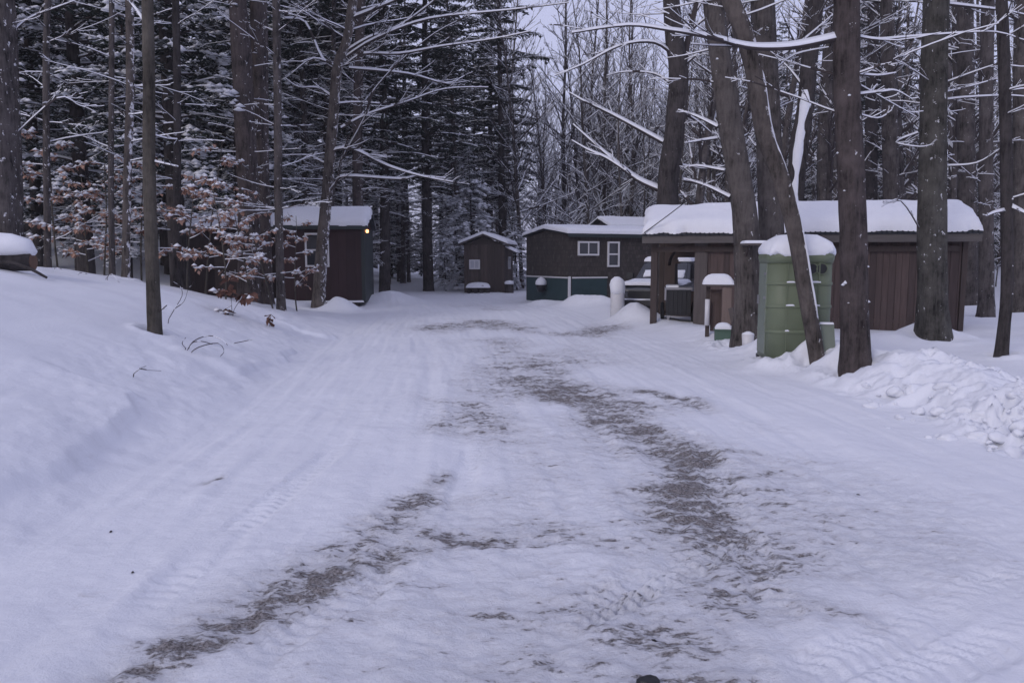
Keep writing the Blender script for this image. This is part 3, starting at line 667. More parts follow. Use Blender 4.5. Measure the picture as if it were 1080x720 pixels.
weed('dry_weed','dry weed of arching stems spread on the snow right of the slender trunk',196,372,[[(196,372),(204,360),(220,354),(234,358),(240,364)],[(198,371),(202,362),(212,360),(224,363)],[(200,373),(210,366),(230,362),(236,372),(222,382)],[(197,368),(192,362),(196,356)]],seed=4)
weed('dry_weed','bent dry stalk leaning from the foot of the slender trunk',172,340,[[(176,340),(184,326),(192,312),(190,302),(180,296)],[(185,325),(194,318),(198,306)],[(190,304),(200,303),(204,297)]],seed=5)
weed('fallen_twig','dark straight twig stuck slantwise in the left bank',239,363,[[(239,363),(252,361),(266,358)]],cat='twig',seed=6)
weed('fallen_twig','small forked twig lying low on the left bank',139,396,[[(139,396),(147,389),(154,386),(148,389),(170,391)]],cat='twig',seed=7)
weed('dry_stalk','thin dry stalks along the crest of the left bank, between log and slender trunk',110,295,[[(78,295),(84,288),(92,289)],[(110,295),(118,289),(126,298),(133,302)],[(112,296),(116,284),(110,280)],[(58,290),(58,282),(65,284)]],seed=8)
# snow-covered log at the left edge
b=hit(14,286); t=empty('fallen_log',b,R(8),'snow-covered fallen log with a dark branch at the left edge of the bank','log')
mb=MB(); mb.tube([(-1.6,.05,.16),(-.6,0,.17),(.3,0,.15)],[.17,.17,.15],14,0); mb.build('log',[M['bark_dark']],t)
mb=MB(); mb.tube([(.302,0,.15),(.312,0,.15)],[.14,.13],14,0); mb.build('cut_end',[M['log_end']],t)
mb=MB(); mb.twig([Vector((-.35,-.22,.12)),Vector((.1,-.25,.14)),Vector((.4,-.28,.03)),Vector((.62,-.3,-.1))],[.035,.032,.025,.018],.15); mb.build('branch',[M['bark_dark'],M['snow']],t)
mb=MB(); rl=random.Random(3); mb.tube([(-1.7,0,.3),(-1.2,.0,.38),(-.6,0,.42),(0,0,.40),(.22,0,.36),(.33,0,.27)],[.16,.21,.22,.2,.15,.06],12,0,True,lambda i,j:1+rl.uniform(-.07,.07)); mb.build('snow_cover',[M['snow']],t)

# ------------------------------------------------------------------ buildings
def boards(mb, x0, x1, z0, z1, y, w=.14, t=.024, axis='x', rng=random.Random(8), mat=0):
    x=x0
    while x<x1-.01:
        e=min(x1,x+w*rng.uniform(.8,1.15)); j=rng.uniform(-.006,.006); zz=rng.uniform(-.02,.0)
        if axis=='x': mb.bx(x,e-.006,y+j,y+j+t,z0+zz,z1,mat)
        else: mb.bx(y+j,y+j+t,x,e-.006,z0+zz,z1,mat)
        x=e
def window(parent, c, w, h, mull='v', face='x', fr=.06, y=-.03, pane='glass', frame='white'):
    """window with frame and pane in a wall at local y (face x) ; c = (x centre, z centre)"""
    f=MB(); cx_,cz=c
    for x in (cx_-w/2+fr/2,cx_+w/2-fr/2): f.bx(x-fr/2,x+fr/2,y-.025,y+.03,cz-h/2+fr,cz+h/2-fr)
    for z in (cz-h/2,cz+h/2-fr): f.bx(cx_-w/2,cx_+w/2,y-.027,y+.03,z,z+fr)
    if mull=='v': f.bx(cx_-.02,cx_+.02,y-.02,y+.02,cz-h/2+fr,cz+h/2-fr)
    if mull=='h': f.bx(cx_-w/2+fr,cx_+w/2-fr,y-.02,y+.02,cz-.025,cz+.025)
    fo=f.build('window',M[frame],parent)
    p=MB(); p.bx(cx_-w/2+fr*.6,cx_+w/2-fr*.6,y+.004,y+.012,cz-h/2+fr*.6,cz+h/2-fr*.6); p.build('pane',M[pane],fo)
    return fo
def roof_slab(mb, x0, x1, ya, za, yb, zb, t=.06, mat=0):
    k=mb.add([(x0,ya,za),(x1,ya,za),(x1,yb,zb),(x0,yb,zb),(x0,ya,za+t),(x1,ya,za+t),(x1,yb,zb+t),(x0,yb,zb+t)])
    for f in ((3,2,1,0),(4,5,6,7),(0,1,5,4),(1,2,6,5),(2,3,7,6),(3,0,4,7)): mb.face([k+i for i in f],mat,False)

# woodshed on the right
ws=empty('woodshed',(2.96,17.3,0),R(-15.3),'long open woodshed of weathered boards under thick roof snow, behind the green toilet','shed')
L=6.8; ze=2.10
mb=MB(); boards(mb,1.22,6.55,-.3,ze+.08,.35); boards(mb,.37,2.70,-.3,ze+.05,6.53,axis='y'); boards(mb,1.22,6.5,-.3,ze+.0,2.70); boards(mb,.42,2.70,-.3,ze+.05,1.20,axis='y')
k=mb.add([(6.54,.3,ze),(6.54,2.75,ze),(6.54,1.5,2.6)]); mb.face((k,k+1,k+2),0,False)
mb.build('wall',[M['old_board']],ws)
mb=MB(); mb.bx(1.14,1.42,.30,.345,-.3,ze+.02); mb.build('door_post',[M['grey_board']],ws)
mb=MB(); mb.bx(.16,.31,.32,.46,-.4,ze+.05); mb.build('post',[M['post']],ws,bevel=.008)
mb=MB(); mb.bx(.18,.30,2.58,2.70,-.4,ze+.05); mb.build('post',[M['post']],ws,bevel=.008)
mb=MB(); mb.bx(6.56,6.66,.32,.44,-.4,ze+.05); mb.build('post',[M['post']],ws,bevel=.008)
# back panel of the open bay with a rounded opening
mb=MB(); out=[(.31,-.2),(1.19,-.2),(1.19,ze+.2),(.31,ze+.2)]
hx0,hx1,hz0,hz1,rr=.58,1.165,.80,1.66,.16
mb.bx(.31,hx0,2.55,2.58,-.2,ze+.15); mb.bx(hx1,1.19,2.55,2.58,-.2,ze+.15); mb.bx(hx0,hx1,2.55,2.58,-.2,hz0); mb.bx(hx0,hx1,2.55,2.58,hz1,ze+.15)
for i in range(5):
    a=math.pi/2*i/5; mb.bx(hx0,hx0+rr*(1-math.sin(a+.15)),2.552,2.578,hz1-rr+rr*math.sin(a)-.0,hz1-rr+rr*math.sin(a+math.pi/10)+.01)
mb.build('back_panel',[M['plywood']],ws)
mb=MB(); n=10
for i in range(n):
    a0=math.pi/2*i/n; a1=math.pi/2*(i+1)/n
    f=lambda a:(.52+.62*(1-math.cos(a)) , ze-.62+.55*math.sin(a))
    p,q=f(a0),f(a1); k=mb.add([(p[0],.75,p[1]),(q[0],.75,q[1]),(q[0],1.9,q[1]),(p[0],1.9,p[1]),(p[0],.75,p[1]-.02),(q[0],.75,q[1]-.02),(q[0],1.9,q[1]-.02),(p[0],1.9,p[1]-.02)])
    for fc_ in ((0,1,2,3),(7,6,5,4),(0,4,5,1),(2,6,7,3)): mb.face([k+j for j in fc_],0,False)
mb.build('curved_panel',[M['plywood']],ws)
mb=MB(); roof_slab(mb,-.02,L+.02,.02,ze+.03,1.5,2.62,.035); roof_slab(mb,-.02,L+.02,2.98,ze+.03,1.502,2.62,.035)
k=0
while k<68:   # corrugated lip at the eave
    x=.05+k*.1; mb.tube([(x,-.02,ze+.055),(x,.22,ze+.145)],.022,6,0); k+=1
mb.build('roof',[M['metal_roof']],ws)
mb=MB(); mb.bx(-.02,L+.02,.03,.06,ze-.13,ze+.025); mb.build('fascia',[M['fascia']],ws)
mb=MB(); mb.bx(.3,6.5,.26,.345,ze-.32,ze-.21); mb.build('beam',[M['post']],ws)
snow_slab('roof_snow',(-.02,.06,ze+.09),(L+.04,0,0),(0,1.42,.55),.25,ws,3,over=.03,rag=.12,lump=.28)
snow_slab('roof_snow',(-.02,1.50,2.63),(L+.04,0,0),(0,1.44,-.5),.2,ws,4,over=.02,nu=30,nv=12)

# dark red shed on the left
rs=empty('red_shed',(-7.86,25.76,0),R(5),'dark red shed with white framed window, thick roof snow and lit porch lamp','shed')
w=2.83; z0=.16; ze2=2.68
mb=MB(); mb.bx(0,w,0,3,z0,ze2); k=mb.add([(w-.004,0,ze2),(w-.004,3,ze2),(w-.004,1.5,3.2),(.004,0,ze2),(.004,3,ze2),(.004,1.5,3.2)]); mb.face((k,k+1,k+2),0,False); mb.face((k+5,k+4,k+3),0,False)
boards(mb,.01,w-.01,z0+.01,ze2-.01,-.02,w=.30,t=.018); mb.build('wall',[M['red_wall']],rs)
mb=MB(); mb.bx(w-.09,w+.025,-.035,-.022,z0,ze2); mb.bx(w+.003,w+.026,-.02,3.02,z0,ze2); mb.build('corner_trim',[M['green_trim']],rs)
mb=MB(); mb.bx(-.12,w+.14,-.18,-.15,ze2-.06,ze2+.07); mb.build('fascia',[M['green_trim']],rs)
mb=MB(); roof_slab(mb,-.12,w+.14,-.15,ze2+.0,1.5,3.24,.05); roof_slab(mb,-.12,w+.14,3.15,ze2,1.503,3.24,.05); mb.build('roof',[M['metal_roof']],rs)
snow_slab('roof_snow',(-.12,-.14,ze2+.06),(w+.26,0,0),(0,1.62,.55),.24,rs,7,over=.03,lump=.2,rag=.06); snow_slab('roof_snow',(-.12,1.5,3.28),(w+.26,0,0),(0,1.6,-.52),.2,rs,8,nu=20,nv=12)
window(rs,(1.27,1.93),.80,1.14,'h',y=-.045)
mb=MB(); mb.bx(.2,w-.2,.05,.2,-.3,z0-.002); mb.bx(.2,w-.2,2.7,2.85,-.3,z0-.002); mb.build('skid',[M['post']],rs)
mb=MB(); mb.tube([(w+.027,.12,ze2-.16),(w+.10,.12,ze2-.12)],.02,8,0); lp=mb.build('porch_lamp',[M['black']],rs)
mb=MB(); mb.tube([(w+.11,.12,ze2-.055),(w+.11,.12,ze2-.09),(w+.11,.12,ze2-.14),(w+.11,.12,ze2-.17)],[.03,.05,.05,.02],10,0); mb.build('bulb',[M['lamp']],lp)
snow_slab('sill_snow',(.45,-.19,z0+.0),(w-.5,0,0),(0,.16,0),.06,rs,9,nu=20,nv=12)

# low old shed left of it
ls=empty('low_shed',(-11.3,26.4,.25),R(6),'low shed with thinly snowed grey roof, hidden by beech leaves beside the red shed','shed')
mb=MB(); mb.bx(0,3.1,.3,2.6,-.3,2.35); boards(mb,.0,3.1,-.2,2.40,.26,w=.22); mb.build('wall',[M['black_board']],ls)
mb=MB(); roof_slab(mb,-.15,3.25,0,2.42,2.8,3.05,.05); mb.build('roof',[M['fascia']],ls)
mb=MB(); mb.bx(.9,1.7,.235,.258,-.1,1.85); dr=mb.build('door',[M['post']],ls); mb=MB(); mb.bx(1.58,1.62,.19,.234,.85,1.0); mb.build('handle',[M['steel']],dr)
snow_slab('roof_snow',(-.1,.1,2.50),(3.3,0,0),(0,2.6,.58),.07,ls,11,over=.0,rag=.08,lump=.3)

# little far shed
fs=empty('little_shed',(-2.31,36.75,0),R(-8),'little weathered shed with a snowy gable roof at the far end of the driveway','shed')
w=1.96
mb=MB(); boards(mb,0,w,-.2,2.32,.0,w=.17); boards(mb,.0,3.0,-.2,2.32,w-.024,w=.17,axis='y'); boards(mb,.0,3.0,-.2,2.32,.0,w=.17,axis='y'); mb.bx(.03,w-.03,2.96,3,-.2,2.32)
k=mb.add([(0,0,2.3),(w,0,2.3),(w/2,0,2.72),(0,.03,2.3),(w,.03,2.3),(w/2,.03,2.72)]); mb.face((k,k+1,k+2),0,False); mb.face((k+5,k+4,k+3),0,False)
mb.build('wall',[M['hut_board']],fs)
mb=MB()
for sg in (-1,1):
    xa=w/2+sg*(w/2+.2); k=mb.add([(w/2,-.3,2.76),(xa,-.3,2.2+.10),(xa,3.2,2.30),(w/2,3.2,2.76),(w/2,-.3,2.82),(xa,-.3,2.36),(xa,3.2,2.36),(w/2,3.2,2.82)])
    for f in ((0,1,2,3),(7,6,5,4),(0,4,5,1),(1,5,6,2),(2,6,7,3)): mb.face([k+i for i in f],0,False)
mb.build('roof',[M['fascia']],fs)
snow_slab('roof_snow',(w/2-.01,-.3,2.83),(w/2+.2,0,-.46),(0,3.5,0),.14,fs,12,nu=16,nv=30); snow_slab('roof_snow',(-.2,-.3,2.37),(w/2+.21,0,.46),(0,3.5,0),.14,fs,13,nu=16,nv=30)
window(fs,(.52,1.38),.52,.46,'v',y=-.03,pane='curtain')
sf=window(fs,(0,0),.6,.6,'v',y=0); sf.location=(w+.03,1.5,1.45); sf.rotation_euler=(0,0,R(90))
mb=MB(); roof_slab(mb,0,1,0,0,.55,.25,.03); aw=mb.build('awning',[M['fascia']],fs); aw.location=(w+.55,.3,1.92); aw.rotation_euler=(0,0,R(90)); a2=snow_slab('awning_snow',(0,0,.03),(1,0,0),(0,.55,.25),.12,aw,14,nu=14,nv=12)
mb=MB(); rr_=random.Random(4); bl=hit(506,309)
t=empty('log_pile',(bl.x,bl.y-.1,bl.z),0,'low snow-capped heap of dark logs at the foot of the far little shed','log pile')
for i,(x,z) in enumerate([(-.5,.1),(-.2,.1),(.1,.1),(.4,.1),(-.3,.27),(.15,.27)]):
    mb=MB(); mb.tube([(x,-.25,z),(x,.35,z)],.11+.02*rr_.random(),9,0); mb.build('log',[M['bark_dark']],t)
snow_slab('snow_cap',(-.62,-.25,.26),(1.1,0,0),(0,.6,0),.16,t,15,nu=14,nv=12,dome=.1)
bl=hit(537,309); t=empty('chopping_block',(bl.x,bl.y,bl.z),0,'dark round upright block capped with snow, right of the far little shed','chopping block')
mb=MB(); mb.tube([(0,0,-.2),(0,0,.0),(0,0,.42)],[.24,.22,.2],14,0); mb.build('block',[M['bark_dark']],t)
mb=MB(); mb.tube([(0,0,.42),(0,0,.5),(0,0,.57),(0,0,.6)],[.22,.23,.17,.04],14,0); mb.build('snow_cap',[M['snow']],t)

# trailer home
tr=empty('trailer_home',(2.0,26.7,0),R(25),'long dark brown shingled trailer with green skirting and white framed windows','trailer')
Lt=11.; Wt=3.4; zt=2.46
mb=MB(); mb.bx(0,Lt,0,Wt,.02,zt)
k=mb.add([(0,0,zt),(0,Wt,zt),(0,Wt/2,zt+.22),(Lt,0,zt),(Lt,Wt,zt),(Lt,Wt/2,zt+.22)]); mb.face((k+2,k+1,k),0,False); mb.face((k+3,k+4,k+5),0,False)
mb.build('wall',[M['shingle']],tr)
mb=MB(); mb.bx(-.03,-.004,.03,Wt-.1,-.2,.98); mb.build('skirting',[M['skirt']],tr)
mb=MB(); mb.bx(.10,1.55,-.03,-.004,-.2,.98); mb.build('skirting',[M['skirt']],tr)
mb=MB(); mb.bx(-.05,-.032,.02,Wt-.08,.95,1.0); mb.bx(.11,1.56,-.05,-.032,.95,1.0); mb.bx(-.045,.045,-.055,-.008,-.2,1.02); mb.build('skirting_trim',[M['white']],tr)
mb=MB(); roof_slab(mb,-.12,Lt+.1,-.12,zt+.0,Wt/2,zt+.24,.05); roof_slab(mb,-.12,Lt+.1,Wt+.12,zt,Wt/2+.003,zt+.24,.05); mb.build('roof',[M['metal_roof']],tr)
mb=MB(); mb.bx(-.12,Lt+.1,-.155,-.125,zt-.07,zt+.06); mb.build('fascia',[M['green_trim']],tr)
snow_slab('roof_snow',(-.12,-.14,zt+.055),(Lt+.2,0,0),(0,Wt/2+.16,.235),.17,tr,16,lump=.15); snow_slab('roof_snow',(-.12,Wt/2,zt+.29),(Lt+.2,0,0),(0,Wt/2+.12,-.23),.17,tr,17)
window(tr,(.76,2.0),.86,.50,'v',y=-.035); window(tr,(1.80,1.80),.50,.90,'h',y=-.035)
mb=MB(); mb.bx(3.6,4.5,-.03,-.004,.3,2.2); d_=mb.build('door',[M['green_trim']],tr); mb=MB(); mb.bx(3.66,3.7,-.08,-.031,1.15,1.3); mb.build('handle',[M['steel']],d_)
# tub on the skirting
q=tr.matrix_basis@Vector((-.2,1.75,.62))
t=empty('wall_tub',q,R(25),'dark tub heaped with snow, hung on the green trailer skirting','tub')
mb=MB(); mb.tube([(0,0,-.2),(0,0,-.05),(0,0,.08)],[.12,.18,.2],14,0); mb.build('tub',[M['black']],t)
mb=MB(); mb.bx(.1,.16,-.1,.1,-.1,.06); mb.build('bracket',[M['steel']],t)
mb=MB(); mb.tube([(0,0,.05),(0,0,.1),(0,0,.2),(0,0,.3),(0,0,.34)],[.19,.22,.2,.12,.03],14,0); mb.build('snow_cap',[M['snow']],t)

# house beyond the trailer: only its snowy gable shows
hb=empty('back_house',(5.0,38.,.2),R(24),'small building beyond the trailer, only a dark gable and snowy roof showing above it','house')
mb=MB(); mb.bx(0,5.5,0,2.2,-.3,2.95); k=mb.add([(0,0,2.95),(0,2.2,2.95),(0,1.1,3.35)]); mb.face((k+2,k+1,k),0,False); mb.build('wall',[M['grey_board']],hb)
mb=MB(); roof_slab(mb,-.25,5.7,-.2,2.93,1.1,3.42,.06); roof_slab(mb,-.25,5.7,2.4,2.93,1.103,3.42,.06); mb.build('roof',[M['metal_roof']],hb)
window(hb,(1.5,1.7),.8,.8,'v',y=-.03)
snow_slab('roof_snow',(-.22,-.2,3.0),(5.9,0,0),(0,1.32,.49),.16,hb,18); snow_slab('roof_snow',(-.22,1.1,3.48),(5.9,0,0),(0,1.3,-.5),.16,hb,19)

# ------------------------------------------------------------------ green portable toilet
b=hit(848,373); PADS=[(b.x-.15,b.y+.0,.13,.55,.22),(b.x-.55,b.y+.35,.12,.2,.4)]
pt=empty('portable_toilet',(b.x+.01,b.y+.5,b.z-.06),R(-5),'green ribbed plastic portable toilet with a domed cap of snow','toilet')
pt.scale=(.85,.85,.87)
def rounded(hx,hy,r,n=6):
    out=[]
    for cx_,cy_,a0 in ((hx-r,hy-r,0),(-hx+r,hy-r,90),(-hx+r,-hy+r,180),(hx-r,-hy+r,270)):
        for i in range(n+1): a=R(a0+90*i/n); out.append((cx_+r*math.cos(a),cy_+r*math.sin(a)))
    return out
def prism(mb, ol, z0, z1, mat=0, scale=None):
    n=len(ol); lev=[(z0,1),(z1,1)] if scale is None else scale
    k=len(mb.v)
    for z,s in lev: mb.v.extend([(x*s,y*s,z) for x,y in ol])
    for i in range(len(lev)-1):
        for j in range(n): mb.face((k+i*n+j,k+i*n+(j+1)%n,k+(i+1)*n+(j+1)%n,k+(i+1)*n+j),mat)
    mb.face([k+j for j in range(n)][::-1],mat,False); mb.face([k+(len(lev)-1)*n+j for j in range(n)],mat,False)
hx,hy=.53,.52; ol=rounded(hx,hy,.26)
mb=MB(); prism(mb,ol,-.05,1.62); mb.build('body',[M['toilet']],pt)
for z in (.40,.82,1.20):
    mb=MB(); prism(mb,rounded(hx+.014,hy+.014,.265),0,0,0,[(z-.012,.985),(z+.0,1.0),(z+.03,1.0),(z+.05,.97)]); rb=mb.build('rib',[M['toilet']],pt)
    for s,(xa,xb) in enumerate(((-.27,-.14),(.08,.28)) if z>.5 else ((-.27,-.21),(.2,.28))):
        snow_slab('rib_snow',(xa,-hy-.018,z+.028),(xb-xa,0,0),(0,.035,0),.028,rb,20+s,over=.004,nu=14,nv=12,rag=.01)
mb=MB(); prism(mb,ol,0,0,0,[(1.55,1.02),(1.64,1.06),(1.70,1.05),(1.80,.85),(1.86,.5),(1.87,.2)]); rf=mb.build('roof',[M['toilet']],pt)
mb=MB(); rt=random.Random(6); ring=rounded(hx,hy,.22,9)
lv=[(1.69,1.03),(1.73,1.055),(1.80,1.04),(1.89,.94),(1.95,.78),(2.02,.55),(2.035,.2)]; k=0; n=len(ring)
for i,(z,s) in enumerate(lv): mb.v.extend([(x*s*(1+.02*math.sin(j*1.7)),y*s*(1+.02*math.cos(j*1.3)),z+(.03*math.sin(j*.8)+rt.uniform(-.01,.01) if i<3 else 0)) for j,(x,y) in enumerate(ring)])
for i in range(len(lv)-1):
    for j in range(n): mb.face((i*n+j,i*n+(j+1)%n,(i+1)*n+(j+1)%n,(i+1)*n+j))
mb.face([(len(lv)-1)*n+j for j in range(n)]); mb.face([j for j in range(n)][::-1]); mb.build('snow_cap',[M['snow']],pt)
for x in (.13,.29):
    mb=MB(); mb.tube([(x,-hy-.012,1.46),(x,-hy+.01,1.46)],[.085,.085],20,0); v_=mb.build('vent',[M['black']],pt)
    mb=MB(); 
    for i in range(20):
        a0,a1=2*math.pi*i/20,2*math.pi*(i+1)/20; mb.bar((x+.088*math.cos(a0),-hy-.014,1.46+.088*math.sin(a0)),(x+.088*math.cos(a1),-hy-.014,1.46+.088*math.sin(a1)),.014,.012)
    mb.build('vent_rim',[M['toilet']],v_)
mb=MB(); mb.bx(-hx-.018,-hx+.01,-hy+.26,hy-.26,.02,1.55); dr=mb.build('door',[M['toilet_pale']],pt,bevel=.006)
for z in (.5,.75,.95,1.35): mb=MB(); mb.bx(-hx-.035,-hx-.019,-hy+.26,-hy+.36,z,z+.045); mb.build('hinge',[M['steel'] if z>.9 else M['toilet_pale']],dr)
mb=MB(); mb.bx(-hx-.04,-hx-.019,hy-.37,hy-.27,.85,1.0); mb.build('latch',[M['steel']],dr)
mb=MB(); mb.bx(-hx+.265,-hx+.285,-hy-.010,-hy+.02,.0,1.6); mb.bx(hx-.285,hx-.265,-hy-.014,-hy+.02,.0,1.6); mb.build('corner_strip',[M['toilet']],pt)
mb=MB(); mb.bx(-.5,.5,-.54,-.42,-.2,-.055); mb.bx(-.5,.5,.40,.52,-.2,-.055); mb.build('skid',[M['black']],pt)
# green side panel with snow leaning against the toilet foot
b2=hit(889,376); t=empty('leaning_board',(b2.x,b2.y+.35,b2.z-.03),R(-10),'pale green board edged with snow leaning at the right foot of the green toilet','board')
mb=MB(); k=mb.add([(-.14,0,-.1),(.06,0,-.1),(.04,.12,.42),(-.16,.12,.42),(-.14,.03,-.1),(.06,.03,-.1),(.04,.15,.42),(-.16,.15,.42)])
for f in ((0,1,2,3),(7,6,5,4),(0,4,5,1),(1,5,6,2),(2,6,7,3),(3,7,4,0)): mb.face([k+i for i in f],0,False)
mb.build('panel',[M['toilet_pale']],t); snow_slab('edge_snow',(-.16,.11,.42),(.2,0,0),(0,.05,0),.03,t,31,nu=12,nv=12,over=.005)

# shelf on the broad trunk
tb=at(795,257,t2.location.y-.36); t=empty('tree_shelf',(tb.x,tb.y,tb.z),R(-6),'small snow-topped wooden shelf on the broad trunk left of the green toilet','shelf')
mb=MB(); mb.bx(-.19,.19,-.18,.12,-.03,0); mb.build('board',[M['grey_board']],t); mb=MB(); mb.bar((-.1,.1,-.2),(-.1,-.12,-.03),.03,.03); mb.bar((.1,.1,-.2),(.1,-.12,-.03),.03,.03); mb.build('bracket',[M['post']],t)
snow_slab('snow_cap',(-.19,-.18,0),(.38,0,0),(0,.3,0),.045,t,32,nu=14,nv=12,over=.006)

# wooden stand with snow lid
b=hit(760,357); t=empty('wooden_stand',(b.x,b.y+.35,b.z),R(-14),'open wooden stand with a curved snowy lid by the woodshed wall','stand'); st_=t
mb=MB(); mb.bx(.10,.27,-.1,.06,-.2,.98); mb.build('post',[M['tan_wood']],t,bevel=.008)
mb=MB(); mb.bx(-.20,-.12,.04,.12,-.2,.96); mb.build('post',[M['post']],t)
mb=MB(); mb.tube([(-.17,-.06,.22),(-.17,-.06,.72)],.045,12,0); mb.build('pipe',[M['white']],t)
mb=MB(); mb.bx(-.11,.09,.07,.10,.1,.9); mb.build('back_board',[M['old_board']],t)
mb=MB(); mb.bx(-.26,.29,-.14,.2,.97,1.0); mb.build('lid',[M['grey_board']],t)
snow_slab('snow_cap',(-.26,-.14,1.0),(.55,0,0),(0,.34,0),.2,t,33,nu=22,nv=16,over=.015,lump=.15)
b=hit(762,360); t=empty('green_box',(b.x+.02,b.y+.05,b.z),R(-12),'small green box with snow heaped on its lid in front of the wooden stand','box')
mb=MB(); mb.bx(-.15,.15,-.12,.14,-.15,.2); mb.build('box',[M['green_box']],t,bevel=.012); mb=MB(); mb.bx(-.165,.165,-.135,.155,.2,.225); mb.build('lid',[M['green_box']],t)
snow_slab('snow_cap',(-.15,-.12,.225),(.3,0,0),(0,.26,0),.07,t,34,nu=14,nv=12,dome=.05,over=0)
b=hit(780,358); t=empty('leaning_plank',(b.x,b.y+.25,b.z),0,'grey plank leaning beside the wooden stand against the broad trunk','plank'); mb=MB(); mb.bar((.06,0,-.1),(-.07,.12,.55),.05,.09); mb.build('plank',[M['grey_board']],t)
b=hit(788,362); t=empty('bucket',(b.x-.02,b.y-.1,b.z-.02),0,'white bucket sunk in the snow at the foot of the broad trunk','bucket'); mb=MB(); mb.tube([(0,0,-.1),(0,0,.19)],[.085,.105],16,0); mb.build('pail',[M['white']],t); mb=MB(); mb.tube([(0,0,.17),(0,0,.2),(0,0,.235)],[.1,.1,.03],14,0); mb.build('snow_fill',[M['snow']],t)

# black cart in the open bay
q=ws.matrix_basis@Vector((.78,.95,0)); zq=zs(q.x,q.y)
t=empty('utility_cart',(q.x,q.y,zq),R(-10),'black ribbed utility cart with snowy rim in the open woodshed bay','cart')
mb=MB(); mb.bx(-.30,.26,-.3,.5,.14,.74)
for i in range(6): mb.bx(-.27+i*.1,-.24+i*.1,-.318,-.302,.16,.70)
mb.build('tub',[M['black']],t,bevel=.006)
mb=MB(); mb.bx(-.33,.29,-.33,.53,.742,.79); mb.build('rim',[M['steel']],t); mb=MB(); mb.bx(-.345,-.305,-.345,-.325,.5,.77); mb.build('handle',[M['steel']],t)
snow_slab('snow_cap',(-.31,-.31,.79),(.32,0,0),(0,.8,0),.05,t,36,nu=14,nv=18,over=0)
for sx in (-.38,.34):
    mb=MB(); ring=[(sx,.0+.21*math.cos(a),.19+.21*math.sin(a)) for a in [2*math.pi*i/20 for i in range(21)]]; mb.tube(ring,.045,8,0,False); wh=mb.build('wheel',[M['rubber']],t)
    mb=MB(); mb.tube([(sx-.03,0,.19),(sx+.03,0,.19)],.11,14,0); mb.build('rim',[M['steel']],wh)
mb=MB(); mb.tube([(-.38,0,.19),(.34,0,.19)],.018,8,0); mb.build('axle',[M['steel']],t)
mb=MB(); mb.bx(-.28,-.22,-.29,-.2,-.15,.14); mb.build('leg',[M['steel']],t)

# propane tank
b=at(651,330,20.7); t=empty('propane_tank',(b.x,b.y,-.12),0,'tall white propane cylinder plastered with snow, left of the truck front','gas cylinder')
mb=MB(); mb.tube([(0,0,-.1),(0,0,.95),(0,0,1.03),(0,0,1.08),(0,0,1.09)],[.19,.19,.165,.1,.04],20,0); mb.build('tank',[M['white']],t); mb=MB(); mb.tube([(0,0,1.09),(0,0,1.15)],[.085,.085],12,0); mb.tube([(0,0,-.12),(0,0,.03)],.195,18,0); mb.build('collar',[M['steel']],t)
mb=MB(); mb.tube([(0,0,.80),(0,0,.92),(0,0,1.05),(0,0,1.16),(.02,0,1.23),(.03,0,1.26)],[.193,.203,.212,.19,.12,.03],12,0,True,lambda i,j:1+.05*math.sin(j*1.7+i*2)); mb.build('snow_cap',[M['snow']],t)

# pickup truck behind the woodshed bay
hd=math.atan2(-.90,-.42)
tk=empty('pickup_truck',(4.9,23.6,-.2),hd,'dark pickup truck under snow, its front showing beside the left post of the woodshed','truck')
# local +x = forward, y = left
prof=[(2.55,.45),(2.6,.75),(2.52,.98),(2.3,1.06),(1.15,1.14),(.98,1.16),(-.75,1.16),(-2.6,1.14),(-2.68,.9),(-2.66,.5)]
mb=MB(); hw=.92
def extr(mb, pf, y0, y1, mat=0):
    n=len(pf); k=mb.add([(x,y0,z) for x,z in pf]+[(x,y1,z) for x,z in pf])
    mb.face([k+i for i in range(n)],mat,False); mb.face([k+n+i for i in range(n)][::-1],mat,False)
    for i in range(n): mb.face((k+i,k+n+i,k+n+(i+1)%n,k+(i+1)%n),mat,False)
extr(mb,prof,-hw,hw); mb.build('body',[M['dark_paint']],tk,bevel=.04)
mb=MB(); k=mb.add([(1.1,-.84,1.165),(1.1,.84,1.165),(.35,.70,1.74),(.35,-.70,1.74),(-.85,-.70,1.76),(-.85,.70,1.76),(-1.0,-.84,1.165),(-1.0,.84,1.165)])
for f in ((3,2,5,4),(4,5,7,6),(0,3,4,6),(1,7,5,2),(0,1,2,3)): mb.face([k+i for i in f],0,False)
mb.build('cab',[M['dark_paint']],tk,bevel=.03)
def quad(mb, pts, off=(0,0,0)): k=mb.add([(p[0]+off[0],p[1]+off[1],p[2]+off[2]) for p in pts]); mb.face((k,k+1,k+2,k+3),0,False)
mb=MB(); quad(mb,[(1.05,-.72,1.22),(1.05,.72,1.22),(.42,.62,1.70),(.42,-.62,1.70)],(.015,0,.012)); mb.build('windshield',[M['glass']],tk)
for s in (-1,1):
    mb=MB(); quad(mb,[(.85,s*.825,1.24),(.30,s*.735,1.66),(-.75,s*.735,1.66),(-.85,s*.82,1.24)],(0,s*.012,.004)); mb.build('side_window',[M['glass']],tk)
    mb=MB(); mb.bx(2.55,2.61,s*.72-.15,s*.72+.15,.76,.93); mb.build('headlight',[M['glass']],tk)
    mb=MB(); mb.bx(.78,.92,s*1.02-.1,s*1.02+.1,1.22,1.4); mb.build('side_mirror',[M['black']],tk)
    for x in (1.7,-1.75):
        mb=MB(); mb.tube([(x+.29*math.cos(a),s*.84,.36+.29*math.sin(a)) for a in [2*math.pi*i/24 for i in range(25)]],.10,8,0,False); wh=mb.build('wheel',[M['rubber']],tk); mb=MB(); mb.tube([(x,s*.80,.36),(x,s*.92,.36)],.21,16,0); mb.build('rim',[M['steel']],wh)
